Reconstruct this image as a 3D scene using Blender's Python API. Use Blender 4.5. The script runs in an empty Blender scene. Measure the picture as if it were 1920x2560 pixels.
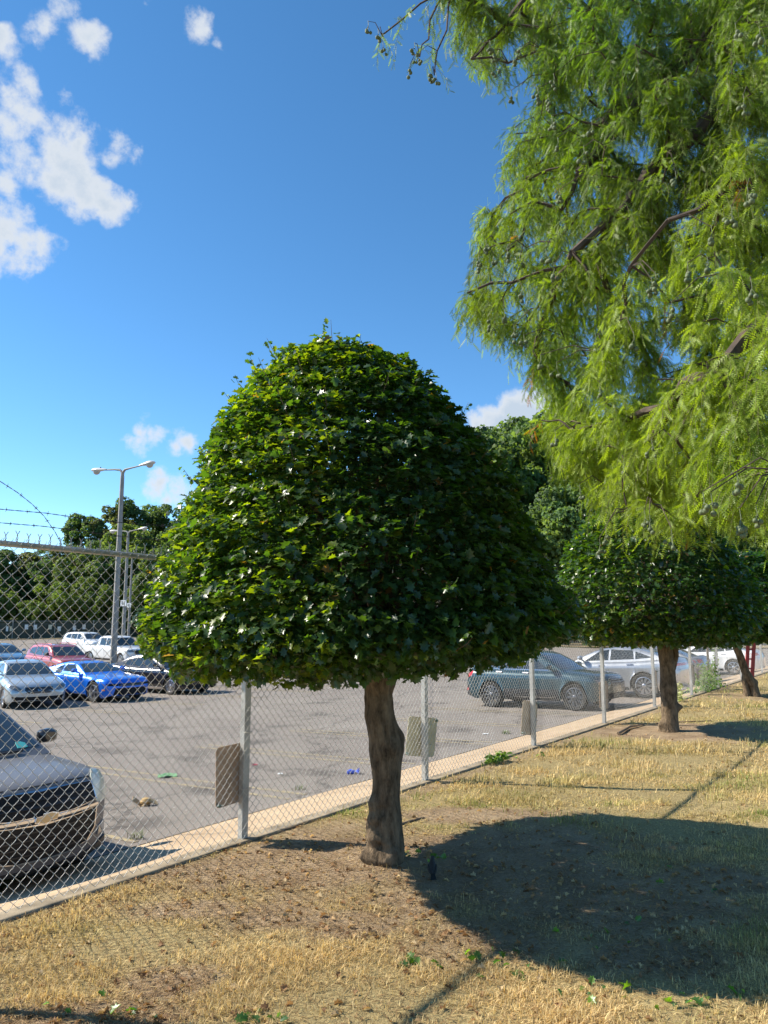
import bpy, bmesh, math, random
import numpy as np
from mathutils import Vector, Matrix
from mathutils.bvhtree import BVHTree

random.seed(7)
rng = np.random.default_rng(7)
PI = math.pi

# ------------------------------------------------------------------ camera
FPX, HY, CAMH = 1900.0, 1552.0, 1.57          # focal length in photo pixels, horizon row, eye height
PITCH = math.atan((HY-1280)/FPX)
sc = bpy.context.scene
C = sc.collection
camd = bpy.data.cameras.new("camera")
cam = bpy.data.objects.new("camera", camd)
C.objects.link(cam)
cam.location = (0, 0, CAMH)
cam.rotation_euler = (PI/2+PITCH, 0, 0)
camd.sensor_fit = 'VERTICAL'
camd.sensor_height = 36.0
camd.lens = FPX/2560*36.0
camd.clip_start = 0.05
camd.clip_end = 5000
sc.camera = cam

# ------------------------------------------------------------------ sun and sky
SUN_EL = math.radians(38)
SUN_DIR = Vector((-0.985, 0.16, 0)).normalized()      # horizontal direction towards the sun
to_sun = Vector((SUN_DIR.x*math.cos(SUN_EL), SUN_DIR.y*math.cos(SUN_EL), math.sin(SUN_EL)))
sl = bpy.data.lights.new("sun", 'SUN')
sl.energy = 5.0
sl.angle = math.radians(0.55)
sl.color = (1.0, 0.93, 0.80)
so = bpy.data.objects.new("sun", sl)
C.objects.link(so)
so.rotation_euler = to_sun.to_track_quat('Z', 'Y').to_euler()
so.location = (-20, 5, 20)

sc.view_settings.view_transform = 'Standard'
sc.view_settings.look = 'None'
sc.view_settings.exposure = 0.88
sc.view_settings.gamma = 1.0
try:
    sc.cycles.max_bounces = 6
    sc.cycles.diffuse_bounces = 2
    sc.cycles.glossy_bounces = 3
    sc.cycles.transmission_bounces = 4
    sc.cycles.transparent_max_bounces = 8
except Exception:
    pass


def ray(x, y):
    u = (x-960)/FPX
    v = (1280-y)/FPX
    cp, sp = math.cos(PITCH), math.sin(PITCH)
    F = cp-v*sp
    U = sp+v*cp
    return u/F, U/F


def at(x, y, D):
    a, b = ray(x, y)
    return Vector((a*D, D, CAMH+b*D))


world = bpy.data.worlds.new("World")
sc.world = world
world.use_nodes = True
nt = world.node_tree
nt.nodes.clear()
W = nt.nodes.new


def wl(a, b):
    nt.links.new(a, b)


out = W('ShaderNodeOutputWorld')
sky = W('ShaderNodeTexSky')
sky.sky_type = 'NISHITA'
sky.sun_disc = False
sky.sun_elevation = SUN_EL
sky.sun_rotation = math.atan2(SUN_DIR.x, SUN_DIR.y)
sky.air_density = 0.85
sky.altitude = 1600
sky.dust_density = 0.05
sky.ozone_density = 2.6
hsv = W('ShaderNodeHueSaturation')
hsv.inputs['Saturation'].default_value = 1.19
hsv.inputs['Hue'].default_value = 0.493
wl(sky.outputs[0], hsv.inputs['Color'])
bg = W('ShaderNodeBackground')
bg.inputs[1].default_value = 0.13
wl(hsv.outputs[0], bg.inputs[0])
tc = W('ShaderNodeTexCoord')
nz = W('ShaderNodeTexNoise')
nz.inputs['Scale'].default_value = 11.0
nz.inputs['Detail'].default_value = 9.0
nz.inputs['Roughness'].default_value = 0.62
wl(tc.outputs['Generated'], nz.inputs['Vector'])
wn = W('ShaderNodeTexNoise')
wn.inputs['Scale'].default_value = 14.0
wn.inputs['Detail'].default_value = 6.0
wl(tc.outputs['Generated'], wn.inputs['Vector'])
wsub = W('ShaderNodeVectorMath'); wsub.operation = 'SUBTRACT'
wsub.inputs[1].default_value = (.5, .5, .5)
wl(wn.outputs['Color'], wsub.inputs[0])
wsc = W('ShaderNodeVectorMath'); wsc.operation = 'SCALE'
wsc.inputs['Scale'].default_value = 0.055
wl(wsub.outputs[0], wsc.inputs[0])
wad = W('ShaderNodeVectorMath'); wad.operation = 'ADD'
wl(tc.outputs['Generated'], wad.inputs[0])
wl(wsc.outputs[0], wad.inputs[1])
acc = None
CLOUDS = [  # direction of each puff of cloud (given as the row/column it is seen at), angular radius, weight
    (60, 290, 80, 1.05), (130, 370, 85, 1.1), (60, 400, 90, 1.05), (150, 460, 75, 1.1), (205, 470, 50, 1), (80, 225, 50, .95), (160, 310, 45, .95),
    (10, 330, 80, 1.1), (20, 470, 55, .9), (200, 350, 40, .85), (270, 500, 48, 1.05), (310, 492, 30, .8), (30, 560, 70, 1.0), (120, 610, 60, 1.1), (60, 600, 70, 1.05),
    (170, 625, 35, .85), (215, 100, 48, .95), (222, 130, 32, .85), (178, 20, 42, .85), (392, 108, 34, .72), (110, 78, 40, .55), (15, 122, 40, .6),
    (475, 82, 32, .95), (500, 98, 40, 1.15), (545, 120, 34, 1.0), (600, 140, 24, .95), (362, 12, 30, .8), (280, 360, 42, .68), (325, 375, 25, .5), (155, 228, 36, .6),
    (345, 1085, 52, 1.25), (318, 1105, 40, 1.1), (380, 1098, 40, 1.1), (335, 1112, 40, 1.1), (470, 1122, 52, 1.3), (435, 1135, 36, 1.0), (395, 1218, 50, 1.25), (455, 1232, 60, 1.3), (410, 1248, 44, 1.15),
    (1240, 1062, 55, 1.3), (1300, 1035, 65, 1.4), (1190, 1072, 36, 1.1), (1370, 1030, 70, 1), (618, 905, 16, .75), (-150, 400, 130, 1.1), (-120, 600, 90, 1),
    (2400, 900, 160, 1), (-600, 900, 200, 1), (-400, 100, 120, .8), (2700, 300, 180, .8)]
for (cx, cy, cr, cw) in CLOUDS:
    a, b = ray(cx, cy)
    d = Vector((a, 1, b)).normalized()
    dist = W('ShaderNodeVectorMath'); dist.operation = 'DISTANCE'
    wl(wad.outputs[0], dist.inputs[0])
    dist.inputs[1].default_value = d
    mr = W('ShaderNodeMapRange')
    mr.inputs['From Min'].default_value = 0
    mr.inputs['From Max'].default_value = cr/FPX*1.2
    mr.inputs['To Min'].default_value = cw
    mr.inputs['To Max'].default_value = 0
    wl(dist.outputs['Value'], mr.inputs['Value'])
    if acc is None:
        acc = mr.outputs[0]
    else:
        mx = W('ShaderNodeMath'); mx.operation = 'MAXIMUM'
        wl(acc, mx.inputs[0]); wl(mr.outputs[0], mx.inputs[1])
        acc = mx.outputs[0]
nadd = W('ShaderNodeMath'); nadd.operation = 'MULTIPLY_ADD'
nadd.inputs[1].default_value = 4.2
nadd.inputs[2].default_value = -2.12
wl(nz.outputs[0], nadd.inputs[0])
sm = W('ShaderNodeMath'); sm.operation = 'ADD'
wl(acc, sm.inputs[0]); wl(nadd.outputs[0], sm.inputs[1])
gate = W('ShaderNodeMapRange')
gate.inputs['From Min'].default_value = 0.0
gate.inputs['From Max'].default_value = 0.12
wl(acc, gate.inputs['Value'])
dens = W('ShaderNodeMapRange'); dens.interpolation_type = 'SMOOTHSTEP'
dens.inputs['From Min'].default_value = 0.18
dens.inputs['From Max'].default_value = 0.95
dens.inputs['To Max'].default_value = 0.96
wl(sm.outputs[0], dens.inputs['Value'])
dm = W('ShaderNodeMath'); dm.operation = 'MULTIPLY'
wl(dens.outputs[0], dm.inputs[0]); wl(gate.outputs[0], dm.inputs[1])
cr_ = W('ShaderNodeMapRange')
cr_.inputs['From Min'].default_value = 0.45
cr_.inputs['From Max'].default_value = 1.35
wl(sm.outputs[0], cr_.inputs['Value'])
cmix = W('ShaderNodeMix'); cmix.data_type = 'RGBA'
cmix.inputs[6].default_value = (0.93, 0.95, 0.97, 1)
cmix.inputs[7].default_value = (0.62, 0.72, 0.84, 1)
wl(cr_.outputs[0], cmix.inputs[0])
cbg = W('ShaderNodeBackground')
cbg.inputs[1].default_value = 0.52
wl(cmix.outputs[2], cbg.inputs[0])
mixs = W('ShaderNodeMixShader')
wl(dm.outputs[0], mixs.inputs[0]); wl(bg.outputs[0], mixs.inputs[1]); wl(cbg.outputs[0], mixs.inputs[2])
wl(mixs.outputs[0], out.inputs[0])


# ------------------------------------------------------------------ helpers
def tag(o, label=None, cat=None, group=None, kind=None):
    if label: o['label'] = label
    if cat: o['category'] = cat
    if group: o['group'] = group
    if kind: o['kind'] = kind
    return o


def empty(name, loc=(0, 0, 0), rz=0.0):
    o = bpy.data.objects.new(name, None)
    C.objects.link(o)
    o.location = loc
    o.rotation_euler = (0, 0, rz)
    o.empty_display_size = 0.2
    return o


def np_mesh(name, V, F, mat, parent=None, fcol=None, smooth=False):
    """V (n,3) array, F (m,k) array, fcol (m,3) colour of each face"""
    V = np.asarray(V, dtype=np.float32); F = np.asarray(F, dtype=np.int32)
    me = bpy.data.meshes.new(name)
    m, k = F.shape
    me.vertices.add(len(V)); me.vertices.foreach_set('co', V.ravel())
    me.loops.add(m*k); me.loops.foreach_set('vertex_index', F.ravel())
    me.polygons.add(m)
    me.polygons.foreach_set('loop_start', np.arange(0, m*k, k, dtype=np.int32))
    me.polygons.foreach_set('loop_total', np.full(m, k, dtype=np.int32))
    if smooth:
        me.polygons.foreach_set('use_smooth', np.ones(m, dtype=bool))
    if fcol is not None:
        at_ = me.attributes.new('tint', 'FLOAT_COLOR', 'FACE')
        c = np.ones((m, 4), dtype=np.float32); c[:, :3] = fcol
        at_.data.foreach_set('color', c.ravel())
    me.update(calc_edges=True)
    me.materials.append(mat)
    o = bpy.data.objects.new(name, me)
    C.objects.link(o)
    if parent is not None: o.parent = parent
    return o


class MB:
    """collects shapes that become one mesh object"""
    def __init__(s):
        s.v = []; s.f = []

    def add(s, vs, fs):
        n = len(s.v)
        s.v += [tuple(v) for v in vs]
        s.f += [tuple(i+n for i in f) for f in fs]

    def box(s, c, size, M=None, bev=0.0):
        hx, hy, hz = size[0]/2, size[1]/2, size[2]/2
        vs = [Vector((x*hx, y*hy, z*hz)) for x in (-1, 1) for y in (-1, 1) for z in (-1, 1)]
        if M is not None: vs = [M @ v for v in vs]
        vs = [v+Vector(c) for v in vs]
        s.add(vs, [(0, 1, 3, 2), (4, 6, 7, 5), (0, 4, 5, 1), (2, 3, 7, 6), (0, 2, 6, 4), (1, 5, 7, 3)])

    def tube(s, pts, r, n=8, cap=True):
        pts = [Vector(p) for p in pts]
        rs = r if isinstance(r, (list, tuple)) else [r]*len(pts)
        vs = []; fs = []
        up = Vector((0, 0, 1))
        prev = None
        for i, p in enumerate(pts):
            t = (pts[min(i+1, len(pts)-1)]-pts[max(i-1, 0)])
            if t.length < 1e-9: t = Vector((0, 0, 1))
            t.normalize()
            if prev is None:
                a = t.cross(up if abs(t.z) < .95 else Vector((1, 0, 0))).normalized()
            else:
                a = (prev - t*prev.dot(t)).normalized()
            prev = a
            b = t.cross(a)
            for k in range(n):
                an = 2*PI*k/n
                vs.append(p+(a*math.cos(an)+b*math.sin(an))*rs[i])
        for i in range(len(pts)-1):
            for k in range(n):
                k2 = (k+1) % n
                fs.append((i*n+k, i*n+k2, (i+1)*n+k2, (i+1)*n+k))
        if cap:
            fs.append(tuple(range(n-1, -1, -1)))
            fs.append(tuple(range((len(pts)-1)*n, len(pts)*n)))
        s.add(vs, fs)

    def lathe(s, prof, n=24, M=None):
        vs = []; fs = []
        for (r, z) in prof:
            for k in range(n):
                a = 2*PI*k/n
                v = Vector((r*math.cos(a), r*math.sin(a), z))
                vs.append(M @ v if M is not None else v)
        for i in range(len(prof)-1):
            for k in range(n):
                k2 = (k+1) % n
                fs.append((i*n+k, i*n+k2, (i+1)*n+k2, (i+1)*n+k))
        s.add(vs, fs)

    def build(s, name, mat, parent=None, smooth=False, bevel=0.0):
        me = bpy.data.meshes.new(name)
        me.from_pydata(s.v, [], s.f)
        if bevel > 0:
            bm = bmesh.new(); bm.from_mesh(me)
            bmesh.ops.bevel(bm, geom=bm.edges[:], offset=bevel, segments=1, affect='EDGES')
            bm.to_mesh(me); bm.free()
        me.materials.append(mat)
        if smooth:
            me.polygons.foreach_set('use_smooth', np.ones(len(me.polygons), dtype=bool))
            try: me.set_sharp_from_angle(angle=math.radians(38))
            except Exception: pass
        me.update()
        o = bpy.data.objects.new(name, me)
        C.objects.link(o)
        if parent is not None: o.parent = parent
        return o


# ---- materials
def new_mat(name):
    m = bpy.data.materials.new(name)
    m.use_nodes = True
    return m, m.node_tree, m.node_tree.nodes['Principled BSDF']


def pm(name, col, rough=.5, metal=0.0, spec=.5, noise=None, bump=None, coat=0.0, col2=None, trans=0.0):
    """principled material; noise=(scale, amount) colour mottling towards col2; bump=(scale, strength)"""
    m, t, b = new_mat(name)
    b.inputs['Roughness'].default_value = rough
    b.inputs['Metallic'].default_value = metal
    b.inputs['Specular IOR Level'].default_value = spec
    b.inputs['Coat Weight'].default_value = coat
    b.inputs['Coat Roughness'].default_value = 0.04
    b.inputs['Base Color'].default_value = (*col, 1)
    if trans: b.inputs['Transmission Weight'].default_value = trans
    if noise or bump:
        tcn = t.nodes.new('ShaderNodeTexCoord')
    if noise:
        n = t.nodes.new('ShaderNodeTexNoise'); n.inputs['Scale'].default_value = noise[0]
        n.inputs['Detail'].default_value = 6
        t.links.new(tcn.outputs['Object'], n.inputs['Vector'])
        r = t.nodes.new('ShaderNodeValToRGB')
        r.color_ramp.elements[0].position = .35; r.color_ramp.elements[1].position = .68
        c2 = col2 or tuple(c*(1-noise[1]) for c in col)
        r.color_ramp.elements[0].color = (*col, 1); r.color_ramp.elements[1].color = (*c2, 1)
        t.links.new(n.outputs[0], r.inputs[0]); t.links.new(r.outputs[0], b.inputs['Base Color'])
    if bump:
        n2 = t.nodes.new('ShaderNodeTexNoise'); n2.inputs['Scale'].default_value = bump[0]
        n2.inputs['Detail'].default_value = 8
        t.links.new(tcn.outputs['Object'], n2.inputs['Vector'])
        bp = t.nodes.new('ShaderNodeBump'); bp.inputs['Strength'].default_value = bump[1]
        bp.inputs['Distance'].default_value = bump[2] if len(bump) > 2 else .02
        t.links.new(n2.outputs[0], bp.inputs['Height']); t.links.new(bp.outputs[0], b.inputs['Normal'])
    return m


def leaf_mat(name, transl=.35, rough=.45, spec=.5, tcol=(1.9, 1.75, .35)):
    """leaf colour comes from each leaf's own tint; light passes through it yellow-green"""
    m, t, b = new_mat(name)
    b.inputs['Roughness'].default_value = rough
    b.inputs['Specular IOR Level'].default_value = spec
    a = t.nodes.new('ShaderNodeAttribute'); a.attribute_name = 'tint'
    t.links.new(a.outputs['Color'], b.inputs['Base Color'])
    mul = t.nodes.new('ShaderNodeMix'); mul.data_type = 'RGBA'; mul.blend_type = 'MULTIPLY'
    mul.inputs[0].default_value = 1
    mul.clamp_result = False
    mul.inputs[7].default_value = (*tcol, 1)
    t.links.new(a.outputs['Color'], mul.inputs[6])
    tr = t.nodes.new('ShaderNodeBsdfTranslucent')
    t.links.new(mul.outputs[2], tr.inputs['Color'])
    mx = t.nodes.new('ShaderNodeMixShader'); mx.inputs[0].default_value = transl
    t.links.new(b.outputs[0], mx.inputs[1]); t.links.new(tr.outputs[0], mx.inputs[2])
    o = t.nodes['Material Output']
    t.links.new(mx.outputs[0], o.inputs['Surface'])
    return m


# ---- cheap smooth noise for arrays
_nd = rng.normal(size=(24, 3)); _nd /= np.linalg.norm(_nd, axis=1)[:, None]
_nph = rng.uniform(0, 6.28, 24)
def snoise(P, scale):
    """sum of sines, about -1..1"""
    P = np.asarray(P)*scale
    s = 0
    for i in range(8):
        s = s + np.sin(P @ _nd[i]*(1+.17*i)+_nph[i]+1.7*np.sin(P @ _nd[i+8]*.9+_nph[i+8]))
    return s/4.0


def rotmats(zax, xref):
    """(n,3,3) matrices with columns x,y,z from a normal and a reference x direction"""
    z = zax/np.linalg.norm(zax, axis=1)[:, None]
    x = xref-(xref*z).sum(1)[:, None]*z
    x /= np.maximum(np.linalg.norm(x, axis=1), 1e-6)[:, None]
    y = np.cross(z, x)
    return np.stack([x, y, z], axis=2)


def scatter(tv, tf, R, T, S):
    tv = np.asarray(tv, dtype=np.float32); tf = np.asarray(tf)
    n = len(T); k = len(tv)
    V = np.einsum('nij,kj->nki', R, tv)*np.asarray(S)[:, None, None]+T[:, None, :]
    F = tf[None]+(np.arange(n)*k)[:, None, None]
    return V.reshape(-1, 3), F.reshape(-1, tf.shape[1])


# ------------------------------------------------------------------ the lie of the land
FA = math.radians(35.2)
A = Vector((math.sin(FA), math.cos(FA), 0))           # along the fence, away from the camera
N = Vector((-math.cos(FA), math.sin(FA), 0))          # from the fence towards the parking lot


def ray0(x, y, z=0.0):
    a, b = ray(x, y)
    D = (z-CAMH)/b
    return Vector((a*D, D, z))


F0 = ray0(1075, 1955)                                  # a point of the fence line


def tn(X, Y):
    dx, dy = X-F0.x, Y-F0.y
    return dx*A.x+dy*A.y, dx*N.x+dy*N.y


def fp(t, n, z=0.0):
    return Vector((F0.x+A.x*t+N.x*n, F0.y+A.y*t+N.y*n, z))


LN = [(-500, -.02), (-.12, 0), (.10, 0), (.13, -.03), (.5, -.17), (1.0, -.38), (2.3, -.71), (3.15, -.86), (6, -.95), (12, -1.10), (20, -1.27), (30, -1.27), (45, -1.05), (60, -.8), (82, -.45), (100, -.2), (3000, -.2)]


def gz(n):
    return float(np.interp(n, [a for a, b in LN], [b for a, b in LN]))


def G(x, y):
    """the point of the ground seen at a photo pixel"""
    a, b = ray(x, y)
    D = 2.0
    prev = D
    while D < 400:
        X = a*D; z = CAMH+b*D
        t, n = tn(X, D)
        if z < gz(n):
            lo, hi = prev, D
            for _ in range(30):
                m = (lo+hi)/2
                if CAMH+b*m < gz(tn(a*m, m)[1]): hi = m
                else: lo = m
            return Vector((a*hi, hi, CAMH+b*hi))
        prev = D
        D *= 1.01
    return Vector((a*400, 400, 0))


def grid_sheet(name, ts, ns, zf, mat, kind='structure', smooth=True, fcolf=None):
    T, NN = np.meshgrid(ts, ns, indexing='ij')
    X = F0.x+A.x*T+N.x*NN; Y = F0.y+A.y*T+N.y*NN
    Z = zf(T, NN, X, Y)
    V = np.stack([X, Y, Z], -1).reshape(-1, 3)
    a, b = T.shape
    i = np.arange(a-1)[:, None]*b+np.arange(b-1)[None]
    F = np.stack([i, i+1, i+b+1, i+b], -1).reshape(-1, 4)[:, ::-1]
    o = np_mesh(name, V, F, mat, smooth=smooth)
    if kind: o['kind'] = kind
    return o

# ------------------------------------------------------------------ ground
TREE_PX = [(960, 2160), (1672, 1826), (1872, 1742)]
TP = [ray0(*p) for p in TREE_PX]
TP.append(Vector((TP[2].x+3.0, TP[2].y+4.6, 0)))


def dirt(X, Y):
    P3 = np.stack([X, Y, X*0], -1)
    w = snoise(P3, 2.3)*.22+snoise(P3, 7.0)*.13
    def bl(cx, cy, rx, ry):
        d = np.sqrt(((X-cx)/rx)**2+((Y-cy)/ry)**2)
        return np.clip((1.45-d+w*1.6)*1.5, 0, 1)
    m = bl(TP[0].x-.25, TP[0].y-.1, 1.0, .75)
    for (px, py, rx, ry) in [(1330, 2110, .85, .42), (1150, 2200, .8, .35), (1500, 2260, .9, .5), (1200, 2040, .5, .25), (420, 2440, .22, .14), (250, 2530, .3, .12), (900, 2300, .3, .2), (1050, 2260, .3, .25), (1700, 2200, .6, .4), (600, 2180, .5, .2), (1350, 2180, 1.1, .6), (1250, 2330, .5, .35), (1600, 2380, .4, .2), (820, 2200, .7, .3), (500, 2270, .35, .15), (100, 2540, .28, .1), (700, 2280, .35, .2)]:
        g = ray0(px, py)
        m = np.maximum(m, bl(g.x, g.y, rx, ry)*.95)
    m = np.maximum(m, bl(TP[1].x-.1, TP[1].y, 1.1, .9))
    m = np.maximum(m, bl(TP[2].x, TP[2].y, .9, .9)*.7)
    t, n = (X-F0.x)*A.x+(Y-F0.y)*A.y, (X-F0.x)*N.x+(Y-F0.y)*N.y
    m = np.maximum(m, np.clip(1.1-np.abs(n+.12)/.16+w, 0, 1)*.75*(t > -1.0))
    return m


def lawn_z(T, NN, X, Y):
    P3 = np.stack([X, Y, X*0], -1)
    z = snoise(P3, 1.1)*.018+snoise(P3, 5.0)*.006
    z = z*np.clip(-NN/.5, 0, 1)
    d = np.sqrt((X-TP[0].x)**2+(Y-TP[0].y)**2)
    return z+.03*np.exp(-(d/.35)**2)-0.0


def geo(a, b, s, g):
    o = [a]
    while o[-1] < b:
        o.append(o[-1]+s); s *= g
    return np.array(o)


lawn_mat, t_, b_ = new_mat('lawn')
b_.inputs['Roughness'].default_value = 1.0
b_.inputs['Specular IOR Level'].default_value = .1
tcn = t_.nodes.new('ShaderNodeTexCoord')
atn = t_.nodes.new('ShaderNodeAttribute'); atn.attribute_name = 'tint'
n1 = t_.nodes.new('ShaderNodeTexNoise'); n1.inputs['Scale'].default_value = 3.0; n1.inputs['Detail'].default_value = 10; n1.inputs['Roughness'].default_value = .65
n2 = t_.nodes.new('ShaderNodeTexNoise'); n2.inputs['Scale'].default_value = 60.0; n2.inputs['Detail'].default_value = 6; n2.inputs['Roughness'].default_value = .7
t_.links.new(tcn.outputs['Object'], n1.inputs['Vector']); t_.links.new(tcn.outputs['Object'], n2.inputs['Vector'])
straw = t_.nodes.new('ShaderNodeValToRGB')
e = straw.color_ramp.elements
e[0].position = .3; e[0].color = (.20, .15, .07, 1)
e[1].position = .72; e[1].color = (.56, .46, .22, 1)
x_ = e.new(.5); x_.color = (.38, .29, .14, 1)
t_.links.new(n2.outputs[0], straw.inputs[0])
soil = t_.nodes.new('ShaderNodeValToRGB')
e = soil.color_ramp.elements
e[0].position = .36; e[0].color = (.19, .125, .075, 1)
e[1].position = .62; e[1].color = (.49, .365, .235, 1)
mn = t_.nodes.new('ShaderNodeMix'); mn.data_type = 'FLOAT'; mn.inputs[0].default_value = .5
t_.links.new(n1.outputs[0], mn.inputs[2]); t_.links.new(n2.outputs[0], mn.inputs[3])
t_.links.new(mn.outputs[0], soil.inputs[0])
sep = t_.nodes.new('ShaderNodeSeparateColor'); t_.links.new(atn.outputs['Color'], sep.inputs[0])
mxx = t_.nodes.new('ShaderNodeMix'); mxx.data_type = 'RGBA'
t_.links.new(sep.outputs[0], mxx.inputs[0]); t_.links.new(straw.outputs[0], mxx.inputs[6]); t_.links.new(soil.outputs[0], mxx.inputs[7])
t_.links.new(mxx.outputs[2], b_.inputs['Base Color'])
bpn = t_.nodes.new('ShaderNodeBump'); bpn.inputs['Strength'].default_value = .9; bpn.inputs['Distance'].default_value = .02
t_.links.new(n2.outputs[0], bpn.inputs['Height']); t_.links.new(bpn.outputs[0], b_.inputs['Normal'])

ts = np.concatenate([-geo(7, 40, .5, 1.2)[::-1], np.arange(-6.95, 5, .05), geo(5, 140, .07, 1.04)])
ns = np.concatenate([-geo(5.5, 90, .2, 1.15)[::-1], np.arange(-5.45, -.04, .05), [-.05, 0.0]])
lawn = grid_sheet('lawn', ts, ns, lawn_z, lawn_mat)
me = lawn.data
cen = np.empty(len(me.polygons)*3, dtype=np.float32); me.polygons.foreach_get('center', cen); cen = cen.reshape(-1, 3)
dv = dirt(cen[:, 0].astype(float), cen[:, 1].astype(float))
at_ = me.attributes.new('tint', 'FLOAT_COLOR', 'FACE')
c4 = np.ones((len(dv), 4), dtype=np.float32); c4[:, 0] = dv
at_.data.foreach_set('color', c4.ravel())

# concrete kerb and sloping slab
conc = pm('kerb_concrete', (.36, .29, .20), .95, spec=.2, noise=(7, .5), bump=(90, .35, .006))
slab_m, t_, b_ = new_mat('slab_concrete')
b_.inputs['Roughness'].default_value = .95; b_.inputs['Specular IOR Level'].default_value = .2
tcn = t_.nodes.new('ShaderNodeTexCoord')
n1 = t_.nodes.new('ShaderNodeTexNoise'); n1.inputs['Scale'].default_value = 1.3; n1.inputs['Detail'].default_value = 8; n1.inputs['Roughness'].default_value = .7
n2 = t_.nodes.new('ShaderNodeTexNoise'); n2.inputs['Scale'].default_value = 45; n2.inputs['Detail'].default_value = 6
for q in (n1, n2): t_.links.new(tcn.outputs['Object'], q.inputs['Vector'])
r1 = t_.nodes.new('ShaderNodeValToRGB')
e = r1.color_ramp.elements
e[0].position = .3; e[0].color = (.40, .285, .18, 1)
e[1].position = .7; e[1].color = (.55, .41, .265, 1)
t_.links.new(n1.outputs[0], r1.inputs[0])
mm = t_.nodes.new('ShaderNodeMix'); mm.data_type = 'RGBA'; mm.blend_type = 'MULTIPLY'; mm.inputs[0].default_value = .5
r2 = t_.nodes.new('ShaderNodeValToRGB'); r2.color_ramp.elements[0].position = .3; r2.color_ramp.elements[1].position = .6
r2.color_ramp.elements[0].color = (.45, .45, .45, 1)
t_.links.new(n2.outputs[0], r2.inputs[0])
t_.links.new(r1.outputs[0], mm.inputs[6]); t_.links.new(r2.outputs[0], mm.inputs[7])
t_.links.new(mm.outputs[2], b_.inputs['Base Color'])
bpn = t_.nodes.new('ShaderNodeBump'); bpn.inputs['Strength'].default_value = .4; bpn.inputs['Distance'].default_value = .01
t_.links.new(n2.outputs[0], bpn.inputs['Height']); t_.links.new(bpn.outputs[0], b_.inputs['Normal'])

tk = np.concatenate([np.arange(-30, 140, .25)])
kz = lambda T, NN, X, Y: np.where(NN < -.055, -.06, .012)+snoise(np.stack([X, Y, X*0], -1), 3)*.002
kerb = grid_sheet('kerb', tk, np.array([-.040, -.03, 0, .05, .09, .10, .112]), lambda T, NN, X, Y: np.where((NN < -.035) | (NN > .105), -.2, .014)+0*X, conc, smooth=False)
slab = grid_sheet('concrete_slab', np.concatenate([np.arange(-30, 30, .3), np.arange(30, 140, 2)]), np.array([.104, .12, .14, .2, .3, .4, .5, .75, 1.0, 1.4, 1.8, 2.3, 2.8, 3.02, 3.12]),
                  lambda T, NN, X, Y: np.vectorize(gz)(NN)+np.where(NN > 3.1, -.06, .004)+snoise(np.stack([X, Y, X*0], -1), 1.3)*.006, slab_m)

# asphalt
asph, t_, b_ = new_mat('asphalt')
b_.inputs['Roughness'].default_value = .9; b_.inputs['Specular IOR Level'].default_value = .3
tcn = t_.nodes.new('ShaderNodeTexCoord')
def NZ(s, d=6, r=.6):
    n = t_.nodes.new('ShaderNodeTexNoise'); n.inputs['Scale'].default_value = s; n.inputs['Detail'].default_value = d; n.inputs['Roughness'].default_value = r
    t_.links.new(tcn.outputs['Object'], n.inputs['Vector']); return n
def RAMP(n, p0, c0, p1, c1):
    r = t_.nodes.new('ShaderNodeValToRGB'); r.color_ramp.elements[0].position = p0; r.color_ramp.elements[1].position = p1
    r.color_ramp.elements[0].color = (*c0, 1); r.color_ramp.elements[1].color = (*c1, 1)
    t_.links.new(n, r.inputs[0]); return r
def MUL(a, b, f=1.0):
    m = t_.nodes.new('ShaderNodeMix'); m.data_type = 'RGBA'; m.blend_type = 'MULTIPLY'; m.inputs[0].default_value = f
    t_.links.new(a, m.inputs[6]); t_.links.new(b, m.inputs[7]); return m
fine = NZ(160, 3, .8); mid = NZ(.35, 8, .7); oil = NZ(.8, 3, .5)
base = RAMP(mid.outputs[0], .3, (.21, .178, .153), .7, (.275, .24, .205))
gr = RAMP(fine.outputs[0], .35, (.55, .55, .55), .65, (1.25, 1.25, 1.25))
ol = RAMP(oil.outputs[0], .30, (.42, .42, .42), .42, (1, 1, 1))
m1 = MUL(base.outputs[0], gr.outputs[0], .8)
m2 = MUL(m1.outputs[2], ol.outputs[0], .8)
vor = t_.nodes.new('ShaderNodeTexVoronoi'); vor.feature = 'DISTANCE_TO_EDGE'; vor.inputs['Scale'].default_value = .22
dn = NZ(1.5, 5); 
ad = t_.nodes.new('ShaderNodeVectorMath'); ad.operation = 'ADD'
sc_ = t_.nodes.new('ShaderNodeVectorMath'); sc_.operation = 'SCALE'; sc_.inputs['Scale'].default_value = 1.2
t_.links.new(dn.outputs['Color'], sc_.inputs[0]); t_.links.new(tcn.outputs['Object'], ad.inputs[0]); t_.links.new(sc_.outputs[0], ad.inputs[1])
t_.links.new(ad.outputs[0], vor.inputs['Vector'])
cr2 = RAMP(vor.outputs['Distance'], .0, (.30, .30, .30), .013, (1, 1, 1))
m3 = MUL(m2.outputs[2], cr2.outputs[0], .8)
t_.links.new(m3.outputs[2], b_.inputs['Base Color'])
bpn = t_.nodes.new('ShaderNodeBump'); bpn.inputs['Strength'].default_value = .6; bpn.inputs['Distance'].default_value = .008
t_.links.new(fine.outputs[0], bpn.inputs['Height']); t_.links.new(bpn.outputs[0], b_.inputs['Normal'])
lotns = np.concatenate([[3.1, 3.15], np.arange(3.5, 12, .5), np.arange(12, 79, 2.0)])
lot = grid_sheet('parking_lot', np.concatenate([np.arange(-60, 0, 4), np.arange(0, 40, 1), np.arange(40, 75, 2.5)]), lotns,
                 lambda T, NN, X, Y: np.vectorize(gz)(NN), asph)

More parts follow.
